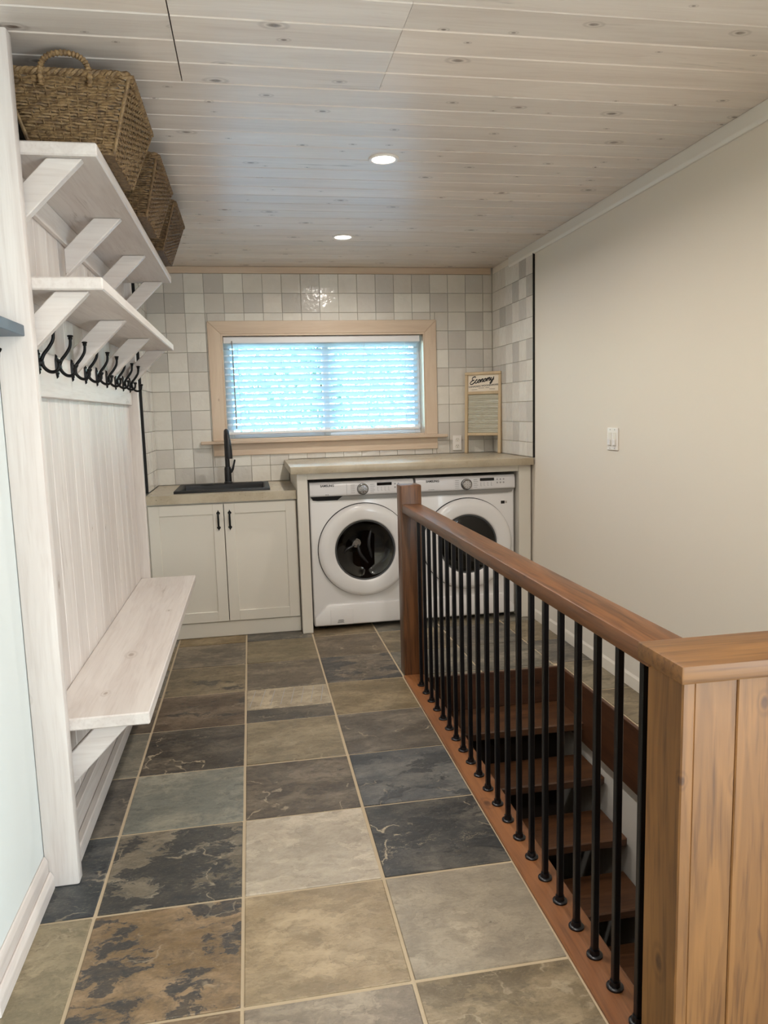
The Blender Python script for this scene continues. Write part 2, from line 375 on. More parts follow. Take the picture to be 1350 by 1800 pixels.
def blind_slat():
    g = G('white_blind_vinyl'); g.col(rgb(236, 238, 240)); g.rough(.45)
    t = g.n('BsdfTranslucent'); t.inputs[0].default_value = rgb(225, 232, 236)
    mx = g.n('MixShader'); mx.inputs[0].default_value = .68
    g.l(g.b.outputs[0], mx.inputs[1]); g.l(t.outputs[0], mx.inputs[2]); g.l(mx.outputs[0], g.out.inputs[0]); return g.mat
M['slat'] = blind_slat()
def emit(name, c, s):
    g = G(name); g.col((.9, .9, .9, 1)); g.b.inputs['Emission Color'].default_value = c; g.b.inputs['Emission Strength'].default_value = s; return g.mat
M['lamp'] = emit('warm_led_diffuser', (1, .90, .78, 1), 9.0)
def leafy(name, c1, c2):
    g = G(name); v = g.coords(rand=False); g.col(g.mix(g.ramp(g.noise(v, 2.5, 3), .35, .65), c1, c2)); g.rough(.6); return g.mat
M['leaf'] = leafy('tree_leaves', rgb(132, 160, 140), rgb(172, 194, 180))
M['bounce_ground'] = leafy('neutral_bounce_ground', rgb(150, 150, 148), rgb(128, 128, 124))  # unseen ground, coloured neutral so its bounce light carries no green
M['bark'] = plain('grey_bark', rgb(96, 84, 72), .9)

# ------------------------------------------------------------------ room shell
XL, XR, YB, ZC = -0.684, 1.853, 5.597, 2.469      # wall faces, ceiling face
YN, XFL = -3.0, -3.2                              # room behind the camera
WIN = (-0.173, 1.316, 1.245, 2.002)               # window opening x0 x1 z0 z1
floor = tag(boxes('floor', [
    (XFL, 0.86, YN, 1.36, -.30, -.0035), (0.86, XR, YN, 1.36, -.30, -.0035),
    (XL-.12, 0.86, 1.36, YB+.1, -.30, -.0035), (0.86, XR+.1, 3.805, YB+.1, -.30, -.0035), (1.64, XR+.1, 1.36, 3.805, -.30, -.0035)], M['grout']), kind='structure')
ceiling = tag(boxes('ceiling', [(XFL-.1, XR+.1, YN-.1, YB+.1, ZC+.013, ZC+.12)], M['gap']), kind='structure')
wall_back = tag(boxes('wall_back', [(XL-.12, WIN[0], YB, YB+.16, 0, ZC+.02), (WIN[1], XR+.1, YB, YB+.16, 0, ZC+.02),
    (WIN[0], WIN[1], YB, YB+.16, 0, WIN[2]), (WIN[0], WIN[1], YB, YB+.16, WIN[3], ZC+.02)], M['tile_grout']), kind='structure')
PD = (-1.9, 0.0, 0.0, 2.1)                        # added patio door opening y0 y1 z0 z1
wall_right = tag(boxes('wall_right', [(XR, XR+.12, PD[1], YB+.1, -.008, ZC+.02), (XR, XR+.12, YN-.1, PD[0], -.008, ZC+.02), (XR, XR+.12, PD[0], PD[1], PD[3], ZC+.02)], M['wall']), kind='structure')
wall_left = tag(boxes('wall_left', [(XL-.12, XL, 1.70, YB+.1, -.008, ZC+.02)], M['wall_cool']), kind='structure')
wall_near = tag(boxes('wall_near', [(XFL-.1, XR+.1, YN-.12, YN, 0, ZC+.02)], M['wall']), kind='structure')
wall_side = tag(boxes('wall_far_left', [(XFL-.12, XFL, YN, 1.70, 0, ZC+.02), (XFL, XL-.12, 1.70, 1.82, -.008, ZC+.02)], M['wall']), kind='structure')

# unseen patio door, added behind the camera as a source for the daylight
dr = tag(link('added_door_1', None, None, (XR+.05, -.95, 0)), kind='structure')
for a, b in ((PD[0], PD[0]+.06), (PD[1]-.06, PD[1]), (-.98, -.92)): box('added_door_frame', XR+.01, XR+.09, a, b, 0, 2.1, M['vinyl'], dr, .004)
for a, b in ((0, .08), (2.04, 2.1)): box('added_door_rail', XR+.012, XR+.088, PD[0]+.06, PD[1]-.06, a, b, M['vinyl'], dr, .004)
for a, b in ((PD[0]+.06, -.98), (-.92, PD[1]-.06)): box('pane', XR+.045, XR+.051, a, b, .08, 2.04, M['pane'], dr)

# ceiling planks
PW = 0.1355; Y0 = 2.19
def plank(x0, x1, y0, y1, tint):
    g_ = .0012; prof = [(y0+g_, ZC+.013), (y0+g_, ZC+.004), (y0+g_+.004, ZC), (y1-g_-.004, ZC), (y1-g_, ZC+.004), (y1-g_, ZC+.013)]
    o = prism('ceiling_plank', prof, 'x', x0, x1, M['ceil'], ceiling); o['tint'] = tint; return o
k0 = int((YN-Y0)/PW)-1
for k in range(k0, 27):
    y0 = Y0+k*PW; y1 = y0+PW
    if y0 > YB: break
    y0 = max(y0, YN); y1 = min(y1, YB)
    if y1-y0 < .03: continue
    lx = XFL if y0 < 1.70 else XL
    if k <= 2 and y0 > 1.5: cuts = [lx, -.155, .472, XR] if k >= -1 else [lx, -.155, XR]
    elif y0 < 1.5: cuts = [lx, -.9+.8*random.random(), .9+.6*random.random(), XR]
    else: cuts = [lx, XR]
    for a, b in zip(cuts[:-1], cuts[1:]):
        s = .93+.1*random.random(); w = random.uniform(-.02, .02)
        gapx = .003 if b == -.155 else .0005
        plank(a+.0005, b-gapx, y0, y1, (s*(1+w), s, s*(1-w)))
# perimeter mouldings
def mould(name, prof, axis, lo, hi, mat): return tag(prism(name, prof, axis, lo, hi, mat, None, .002), kind='structure')
mould('trim_1', [(XR, ZC), (XR-.016, ZC), (XR-.016, ZC-.055), (XR-.009, ZC-.068), (XR, ZC-.068)], 'y', 1.0, 5.20, M['moulding'])
mould('trim_2', [(YB, ZC), (YB-.020, ZC), (YB-.020, ZC-.046), (YB, ZC-.046)], 'x', XL+.02, XR-.02, M['trim_x'])
mould('trim_3', [(XL, ZC), (XL+.016, ZC), (XL+.016, ZC-.055), (XL+.009, ZC-.068), (XL, ZC-.068)], 'y', 2.335, 5.0, M['moulding'])

# ------------------------------------------------------------------ slate floor
GX = [XL, -.510, -.0875, .3357, .752, 1.181, 1.604, XR]
RY = lambda r: 2.9764 + (4-r)*.43105
def S(*c): return rgb(*c)
DK = S(52, 55, 58)
T = {}  # (col,row): ca, cb, dark colour, dark amount, vein
T.update({(1,-1): (S(142,120,82), S(120,100,66), S(80,70,52), .05, .2), (1,0): (S(122,106,84), S(98,88,74), S(64,60,54), .25, .3), (1,1): (S(132,114,82), S(110,96,70), S(62,58,54), .45, .3),
 (1,2): (S(112,92,70), S(90,72,54), S(52,47,42), .42, .35), (1,3): (S(82,72,60), S(64,56,48), S(44,42,40), .45, .9), (1,4): (S(146,142,126), S(122,122,112), S(66,68,68), .12, .2),
 (1,5): (S(132,122,104), S(112,102,86), S(56,57,58), .68, .6), (1,6): (S(142,114,80), S(118,96,68), S(56,58,60), .58, .4), (1,7): (S(128,104,74), S(104,84,62), S(60,60,58), .3, .3),
 (2,-1): (S(98,92,80), S(76,72,66), S(54,52,50), .35, .5), (2,0): (S(142,124,92), S(122,108,80), S(86,78,62), .05, .2), (2,1): (S(118,104,84), S(98,86,70), S(58,56,54), .30, .5),
 (2,2): (S(196,180,152), S(176,160,134), S(70,66,60), .0, .2), (2,3): (S(144,128,98), S(126,112,86), S(92,82,66), .04, .35), (2,4): (S(100,86,68), S(82,70,56), S(56,50,44), .2, .7),
 (2,5): (S(200,186,165), S(176,162,142), S(128,118,102), .10, .15), (2,6): (S(166,144,110), S(146,126,96), S(108,94,70), .10, .2), (2,7): (S(150,136,116), S(132,118,102), S(96,88,78), .1, .2),
 (3,-1): (S(126,108,78), S(106,90,66), S(66,60,52), .25, .3), (3,0): (S(118,100,76), S(98,84,64), S(62,56,50), .25, .6), (3,1): (S(116,102,84), S(96,86,72), S(60,60,60), .6, .4),
 (3,2): (S(140,120,86), S(120,104,76), S(88,78,60), .08, .2), (3,3): (S(104,94,82), S(86,78,68), S(60,56,52), .2, .6), (3,4): (S(100,101,100), S(82,83,84), S(56,58,60), .58, .5),
 (3,5): (S(58,57,56), S(46,46,46), S(38,38,39), .6, 1.0), (3,6): (S(168,154,132), S(148,136,118), S(112,100,82), .15, .25), (3,7): (S(132,114,84), S(112,96,70), S(82,70,52), .2, .5),
 (0,7): (S(150,134,102), S(130,118,92), S(92,80,60), .1, .5), (0,6): (S(152,136,104), S(132,120,94), S(96,84,64), .12, .5), (0,5): (S(82,84,86), S(64,68,70), S(52,54,58), .5, .5), (0,4): (S(92,86,78), S(72,68,64), S(52,52,54), .4, .4),
 (0,3): (S(132,126,110), S(112,108,96), S(72,70,66), .1, .2), (0,2): (S(112,98,80), S(92,80,66), S(62,58,54), .2, .3)})
GEN = [(S(132,120,96), S(114,104,84), S(78,72,62), .15, .3), (S(120,114,100), S(100,96,86), S(66,66,64), .2, .3), (S(138,122,92), S(116,102,78), S(82,72,58), .1, .3), (S(104,98,88), S(86,82,76), S(58,58,58), .3, .4)]
def put_slate(x0, x1, y0, y1, spec, seed):
    g_ = .0052
    if x1-x0 < .02 or y1-y0 < .02: return
    c = Vector(((x0+x1)/2, (y0+y1)/2, 0)); bm = bmesh.new()
    bm_box(bm, x0+g_-c.x, x1-g_-c.x, y0+g_-c.y, y1-g_-c.y, -.008, 0, .0018)
    for v in bm.verts: v.co.x += random.uniform(-.0012, .0012); v.co.y += random.uniform(-.0012, .0012)
    o = link('slate_tile', newmesh('slate_tile', bm, M['slate']), floor, (c.x, c.y, random.uniform(-.0012, .0008)))
    o['ca'], o['cb'], o['cd'] = [list(s[:3]) for s in spec[:3]]; o['dark'] = float(spec[3]); o['vein'] = float(spec[4]); o['seed'] = float(seed)
    return o
for r in range(-3, 12):
    ya, yb = RY(r+1), RY(r)
    for c in range(7):
        x0, x1 = GX[c], GX[c+1]
        y0, y1 = ya, min(yb, YB)
        if y1 < .75 or y0 > 5.2: continue
        spec = T.get((c, r)) or random.choice(GEN); seed = random.uniform(0, 40)
        if (c, r) == (2, 2):       # tile split between a pale scored half and a dark half
            ym = y0+.36*(y1-y0)
            put_slate(x0, x1, ym-.0045, y1, spec, seed); put_slate(x0, x1, y0, ym+.0045, (S(92,84,72), S(74,68,60), S(54,52,50), .4, .4), seed+3); continue
        if c >= 4 and y0 < 3.81 and y1 > 1.36:                 # around the stair opening
            if c == 4 or c == 5:
                if y1 > 3.815: put_slate(x0, x1, 3.808, y1, spec, seed)
                continue
            put_slate(1.642, x1, y0, y1, spec, seed); continue
        if c == 4 and y0 > 1.0 and y0 < 3.9: x0 = .752
        if c == 0 and y0 < 1.70: x0 = XL-.25
        put_slate(x0, x1, y0, y1, spec, seed)
# shallow scored lines of the pale half tile
for i in range(8):
    x = -.05+i*.05
    tube('scored_line', [(x-.018, 3.60, .0006), (x+.012, 3.815, .0006)], .0016, M['print_light'], floor, 4)

# ------------------------------------------------------------------ glazed wall tiles
TP = .1365
WHITE = [(217,212,203), (222,218,209), (212,206,197), (219,214,204), (209,203,195)]
GREY = [(194,189,182), (187,182,175), (200,195,188)]
def wtile(parent, plane, a0, a1, z0, z1, col):
    g_ = .0011
    if a1-a0 < .012 or z1-z0 < .012: return
    bm = bmesh.new(); w, h = (a1-a0)/2-g_, (z1-z0)/2-g_
    jit = Matrix.Rotation(random.uniform(-.008, .008), 4, 'X') @ Matrix.Rotation(random.uniform(-.008, .008), 4, 'Z')
    bm_box(bm, -w, w, -.004, .006, -h, h, .0016)
    if plane == 'b': loc = ((a0+a1)/2, YB-.004, (z0+z1)/2); rz = Matrix()
    elif plane == 'r': loc = (XR-.004, (a0+a1)/2, (z0+z1)/2); rz = Matrix.Rotation(math.radians(-90), 4, 'Z')
    else: loc = (XL+.012, (a0+a1)/2, (z0+z1)/2); rz = Matrix.Rotation(math.radians(90), 4, 'Z')
    bmesh.ops.transform(bm, matrix=rz @ jit, verts=bm.verts)
    o = link('wall_tile', newmesh('wall_tile', bm, M['zellige']), parent, loc)
    k = random.uniform(.97, 1.03); o['tint'] = [lin(c)*k for c in col]
zl = [2.4225-TP*i for i in range(12)]
xl = [XL+.012] + [-.548+TP*i for i in range(18)] + [XR-.008]
# darker tiles as (col,row) cells counted from the top left of the back wall
DARKB = {(3,0),(8,0),(12,0),(1,1),(0,1),(5,1),(7,1),(12,1),(15,1),(17,2),(16,3),(2,4),(0,4),(1,7),(2,9),(1,10),(17,4),(15,8),(14,0),(17,0),(2,10),(3,10),(16,9),(4,10),(16,4),(8,1)}
MIDB = {(8,0),(14,0),(17,0),(2,10),(3,10),(16,4),(17,4),(4,10),(8,1)}
WO = (-.262, 1.397, 1.142, 2.082)
def cells(x0, x1, z0, z1):
    hx0, hx1, hz0, hz1 = WO
    if x1 <= hx0 or x0 >= hx1 or z1 <= hz0 or z0 >= hz1: return [(x0, x1, z0, z1)]
    out = []
    if x0 < hx0: out.append((x0, hx0, z0, z1))
    if x1 > hx1: out.append((hx1, x1, z0, z1))
    a, b = max(x0, hx0), min(x1, hx1)
    if z0 < hz0: out.append((a, b, z0, hz0))
    if z1 > hz1: out.append((a, b, hz1, z1))
    return out
for i in range(len(xl)-1):
    for j in range(len(zl)-1):
        z1, z0 = zl[j], zl[j+1]
        lim = 1.096 if xl[i] > .2 else .94
        if z1 < lim: continue
        z0 = max(z0, lim)
        col = random.choice(WHITE)
        if (i, j) in MIDB: col = GREY[2]
        elif (i, j) in DARKB: col = random.choice(GREY)
        elif random.random() < .12: col = (207, 201, 192)
        for c in cells(xl[i], xl[i+1], z0, z1): wtile(wall_back, 'b', *c, col)
def side_tiles(parent, plane, ys, lim, dark):
    for i in range(len(ys)-1):
        for j in range(len(zl)-1):
            z1, z0 = zl[j], zl[j+1]
            if z1 < lim: continue
            col = random.choice(WHITE); col = tuple(c+8 for c in col)
            if (i, j) in dark or random.random() < .08: col = random.choice(GREY)
            wtile(parent, plane, ys[i], ys[i+1], max(z0, lim), z1, col)
YT = YB-.012
side_tiles(wall_right, 'r', [4.752, 4.878, 5.015, 5.15, 5.287, 5.423, YT], 1.096, {(1,0),(0,1),(2,1),(1,2),(4,2),(2,4),(4,5),(0,7),(2,8)})
side_tiles(wall_left, 'l', [5.045, 5.177, 5.313, 5.45, YT], .94, {(1,3),(2,6)})
tag(box('trim_4', XR-.012, XR+.002, 4.738, 4.750, 1.096, 2.420, M['trim_black'], None, .001), kind='structure')
tag(box('trim_5', XL-.002, XL+.018, 5.030, 5.043, .94, 2.42, M['trim_black'], None, .001), kind='structure')

# baseboards
tag(prism('baseboard_right', [(XR, 0), (XR-.015, 0), (XR-.015, .06), (XR-.010, .075), (XR-.010, .165), (XR-.004, .18), (XR, .18)], 'y', 1.45, 4.78, M['moulding'], None, .001), kind='structure')
bl = tag(link('baseboard_left', None, None, (XL+.01, 2.0, 0)), kind='structure')
prism('base_board', [(XL, 0), (XL+.013, 0), (XL+.013, .09), (XL+.006, .106), (XL, .106)], 'y', 1.77, 2.283, M['pine_y'], bl, .002)
prism('shoe_moulding', [(XL+.013, 0), (XL+.027, 0), (XL+.027, .038), (XL+.019, .055), (XL+.013, .055)], 'y', 1.77, 2.283, M['pine_y'], bl, .002)

# ------------------------------------------------------------------ window and blind
win = tag(link('window_1', None, None, ((WIN[0]+WIN[1])/2, YB, WIN[2])), kind='structure')
x0, x1, z0, z1 = WIN; yf = YB-.022
CW = .092
prism('casing_board', [(x0, z0), (x0-CW, z0), (x0-CW, z1+CW), (x0, z1)], 'y', yf, YB, M['trim_z'], win, .003)
prism('casing_board', [(x1, z0), (x1, z1), (x1+CW-.004, z1+CW), (x1+CW-.004, z0)], 'y', yf, YB, M['trim_z'], win, .003)
prism('casing_board', [(x0, z1), (x0-CW, z1+CW), (x1+CW-.004, z1+CW), (x1, z1)], 'y', yf, YB, M['trim_x'], win, .003)
box('window_stool', -.352, 1.474, YB-.055, YB+.10, 1.222, 1.245, M['trim_x'], win, .004)
box('apron', -.266, 1.402, YB-.020, YB, 1.136, 1.222, M['trim_x'], win, .003)
for a, b, c, d in ((x0, x0+.012, z0, z1), (x1-.012, x1, z0, z1)): box('jamb', a, b, YB-.018, YB+.16, c, d, M['trim_z'], win, .001)
box('jamb', x0+.012, x1-.012, YB-.018, YB+.16, z1-.012, z1, M['trim_x'], win, .001)
box('jamb', x0+.012, x1-.012, YB-.0, YB+.16, z0, z0+.012, M['trim_x'], win, .001)
def sash(a, b, y):
    for p, q in ((a, a+.045), (b-.045, b)): box('sash_stile', p, q, y, y+.04, z0+.012, z1-.012, M['vinyl'], win, .003)
    for p, q in ((z0+.012, z0+.06), (z1-.055, z1-.012)): box('sash_rail', a+.045, b-.045, y, y+.04, p, q, M['vinyl'], win, .003)
    box('pane', a+.04, b-.04, y+.018, y+.023, z0+.055, z1-.05, M['pane'], win)
sash(x0+.012, .60, YB+.085); sash(.555, x1-.012, YB+.126)
bl_ = thing('window_blind', 'white horizontal slat blind lowered inside the wood trimmed window', 'blind', (.555, YB+.035, 1.33))
box('headrail', x0+.014, x1-.034, YB+.005, YB+.062, 1.938, 1.986, M['vinyl'], bl_, .004)
bm = bmesh.new(); n = 6; hw = .025; tl = math.radians(38)
for s in (0, 1):
    X = -.715 if s == 0 else .715
    for k in range(n+1):
        t = -1+2*k/n; cam_ = .003*(1-t*t)
        yy, zz = t*hw, cam_
        for dz in (0, .0022):
            bm.verts.new((X, yy*math.cos(tl)+ (zz+dz)*math.sin(tl), -yy*math.sin(tl)+(zz+dz)*math.cos(tl)))
bm.verts.ensure_lookup_table(); vv = list(bm.verts); m = 2*(n+1)
for k in range(n):
    a, b = 2*k, 2*(k+1)
    bm.faces.new((vv[a], vv[b], vv[m+b], vv[m+a])); bm.faces.new((vv[a+1], vv[m+a+1], vv[m+b+1], vv[b+1]))
    bm.faces.new((vv[a], vv[a+1], vv[b+1], vv[b])); bm.faces.new((vv[m+a], vv[m+b], vv[m+b+1], vv[m+a+1]))
bm.faces.new((vv[0], vv[m], vv[m+1], vv[1])); bm.faces.new((vv[2*n], vv[2*n+1], vv[m+2*n+1], vv[m+2*n]))
me = newmesh('slat', bm, M['slat'], 40)
for k in range(14): link('slat', me, bl_, (.552, YB+.036, 1.922-k*.0450))
box('bottom_rail', -.163, 1.267, YB+.012, YB+.062, 1.286, 1.306, M['vinyl'], bl_, .004)
for x in (-.06, .25, .86, 1.17):
    for yy in (.010, .062): tube('ladder_cord', [(x, YB+yy, 1.94), (x, YB+yy, 1.30)], .0011, M['vinyl'], bl_, 5)
tube('tilt_wand', [(-.098, YB-.004, 1.955), (-.096, YB-.008, 1.90), (-.094, YB-.010, 1.33)], .0042, M['silver'], bl_, 6)

# outside
tag(boxes('ground', [(-14, 16, YB+.3, 40, -.9, -.8)], M['bounce_ground']), kind='structure')
def tree(x, y, h, r, label, seed):
    rnd = random.Random(seed); t = thing('garden_tree', label, 'tree', (x, y, -.8))
    tube('trunk', [(x, y, -.8), (x+.05, y, h*.5), (x-.04, y, h*.8)], lambda u: .11*(1-u*.6), M['bark'], t, 8)
    bm = bmesh.new()
    for _ in range(6500):
        d = Vector((rnd.gauss(0, 1), rnd.gauss(0, 1), rnd.gauss(0, 1))).normalized()*(rnd.random()**.45)
        p = Vector((d.x*r, d.y*r, h*.62 + d.z*h*.62)); s = rnd.uniform(.05, .11)
        a = Vector((rnd.gauss(0, 1), rnd.gauss(0, 1), rnd.gauss(0, 1))).normalized(); b = a.orthogonal().normalized()
        q = [bm.verts.new(p+a*s), bm.verts.new(p+b*s*.5), bm.verts.new(p-a*s), bm.verts.new(p-b*s*.5)]; bm.faces.new(q)
    tag(link('foliage', newmesh('foliage', bm, M['leaf']), t, (x, y, 0)), kind='stuff')
tree(1.2, 12.5, 3.6, 1.8, 'leafy green tree outside, glimpsed between the slats of the blind', 2)

# ------------------------------------------------------------------ recessed lights
def downlight(y, label, power, vis=True):
    x = .605; t = thing('recessed_light', label, 'ceiling light', (x, y, ZC), 'recessed ceiling lights')
    lathe('trim_ring', [(.048, -.001), (.050, -.005), (.060, -.006), (.064, -.003), (.064, .004), (.048, .004)], M['ivory'], t, (x, y, ZC), None, 40)
    lathe('diffuser', [(0, -.0025), (.044, -.0025), (.0485, -.001), (.0485, .004), (0, .004)], M['lamp'], t, (x, y, ZC), None, 32)
    l = area_light('recessed_lamp', (x, y, ZC-.012), (.09, .09), power, (1, .935, .86), (0, 0, 0), 'DISK', 165)
    l.parent = t; l.location = (0, 0, -.012)
downlight(3.25, 'round lit recessed ceiling light nearer the camera', 11)
downlight(4.645, 'round lit recessed ceiling light above the washing machine, nearer the window', 11)
downlight(1.855, 'round lit recessed ceiling light just above the top edge of the view', 11)
downlight(.46, 'round lit recessed ceiling light directly over the viewer', 8)
downlight(-1.2, 'round lit recessed ceiling light farthest behind the viewer', 8)

# ------------------------------------------------------------------ hall tree (bench with shelves)
HP = -.657
ht = thing('hall_tree', 'whitewashed wooden hall tree with bench, two shelves and black hooks along left wall', 'hall tree', (-.60, 3.36, 0))
box('post', XL+.001, -.586, 2.285, 2.330, 0, 2.462, M['pine_z'], ht, .006, 2)
box('post', XL+.001, -.605, 4.402, 4.442, 0, 2.462, M['pine_z'], ht, .004)
y = 2.331; k = 0
while y < 4.40:
    ye = min(2.372+.155*(k+1), 4.401)
    o = prism('panel_board', [(HP-.022, y), (HP-.004, y+.0008), (HP, y+.005), (HP, ye-.005), (HP-.004, ye-.0008), (HP-.022, ye)], 'z', .02, 2.20, M['pine_z'], ht); y = ye; k += 1
box('base_board', HP, -.632, 2.331, 4.401, 0, .130, M['pine_y'], ht, .003)
box('shoe_board', -.632, -.606, 2.331, 4.401, 0, .055, M['pine_y'], ht, .004)
box('shelf', HP, -.386, 2.332, 4.401, 2.155, 2.192, M['pine_y'], ht, .004)
box('shelf', HP, -.396, 2.332, 4.401, 1.790, 1.826, M['pine_y'], ht, .004)
box('cleat', HP, HP+.018, 2.332, 4.401, 2.070, 2.154, M['pine_y'], ht, .002)
box('hook_rail', HP, HP+.019, 2.332, 4.401, 1.495, 1.640, M['pine_y'], ht, .003)
def bracket(yf_, ztop, xa, xb, xw):
    a, b = ztop-(xa-xw), ztop-(xb-xw)
    prism('bracket', [(xa, ztop), (xb, ztop), (xw, b), (xw, a)], 'y', yf_, yf_+.036, M['pine_x'], ht, .003)
for yv in (2.352, 3.010, 3.665, 4.345):
    bracket(yv, 2.154, -.527, -.430, HP+.018); 
for yv in (2.356, 3.025, 3.70, 4.355): bracket(yv, 1.789, -.535, -.440, HP+.019)
box('bench_seat', HP+.001, -.352, 2.333, 4.401, .474, .514, M['pine_y'], ht, .004)
for yv in (2.385, 3.35, 4.30):
    prism('bench_bracket', [(-.515, .473), (-.410, .473), (HP+.001, .225), (HP+.001, .330)], 'y', yv, yv+.036, M['pine_x'], ht, .003)
# coat hooks
def hook_meshes():
    bm = bmesh.new()
    pts = [(-.000, -.042), (.015, -.020), (.015, .020), (0, .042), (-.015, .020), (-.015, -.020)]
    A = [bm.verts.new((0, p[0], p[1])) for p in pts]; B = [bm.verts.new((.007, p[0]*.8, p[1]*.85)) for p in pts]
    bm.faces.new(A); bm.faces.new(B)
    for i in range(6): bm.faces.new((A[i], A[(i+1) % 6], B[(i+1) % 6], B[i]))
    bm_tube(bm, [(.005, 0, -.002), (.018, 0, .0)], lambda u: .013-.005*u, 8)
    for s in (-1, 1): bm_tube(bm, [(.006, 0, s*.024), (.0095, 0, s*.024)], .0035, 6)
    plate = newmesh('coat_hook', bm, M['black'], 40)
    bm = bmesh.new()
    path = smooth_path([(.012, 0, .004), (.020, 0, .022), (.036, 0, .042), (.050, 0, .066), (.053, 0, .092)], 5)
    bm_tube(bm, path, lambda u: .0061-.0012*u, 8)
    b2 = bmesh.new(); bm_lathe(bm, [(0, .1045), (.0075, .1035), (.0085, .100), (.0055, .096), (.006, .092), (.0045, .088), (0, .088)], 10, Matrix.Translation((0, 0, 0))) if False else b2.free()
    bm_tube(bm, [(.053, 0, .088), (.053, 0, .092), (.053, 0, .096), (.053, 0, .099), (.053, 0, .1025), (.053, 0, .104)], [.0056, .0076, .0064, .0100, .0096, .005], 10)
    up = newmesh('upper_prong', bm, M['black'], 50)
    bm = bmesh.new()
    path = smooth_path([(.012, 0, -.004), (.020, 0, -.020), (.034, 0, -.031), (.050, 0, -.031), (.061, 0, -.020), (.063, 0, -.004)], 5)
    bm_tube(bm, path, lambda u: .0059-.001*u, 8)
    bm_tube(bm, [(.063, 0, -.006), (.0632, 0, -.002), (.0634, 0, .001), (.0636, 0, .004), (.0636, 0, .006)], [.0056, .0076, .0092, .0088, .005], 10)
    return plate, up, newmesh('lower_prong', bm, M['black'], 50)
HK = hook_meshes()
def hook(parent, loc):
    h = link('coat_hook', HK[0], parent, loc)
    link('upper_prong', HK[1], h, loc); link('lower_prong', HK[2], h, loc); return h
for k in range(9): hook(ht, (HP+.019, 2.52+.2285*k, 1.603))

# small ledge on the near part of the left wall and its hook
lg = thing('wall_ledge', 'blue-grey painted ledge on the left wall at the picture edge', 'shelf', (-.645, 1.99, 1.655))
box('ledge_board', XL+.0005, -.605, 1.72, 2.282, 1.655, 1.686, M['slate_shelf'], lg, .002)
box('ledge_cleat', XL+.0005, XL+.013, 1.72, 2.282, 1.646, 1.655, M['slate_shelf'], lg, .002)
lh = tag(link('wall_hook', HK[0], None, (XL, 2.088, 1.602)), 'black iron hook below the blue-grey ledge, cut by the left edge', 'hook')
link('lower_prong', HK[2], lh, (XL, 2.088, 1.602))

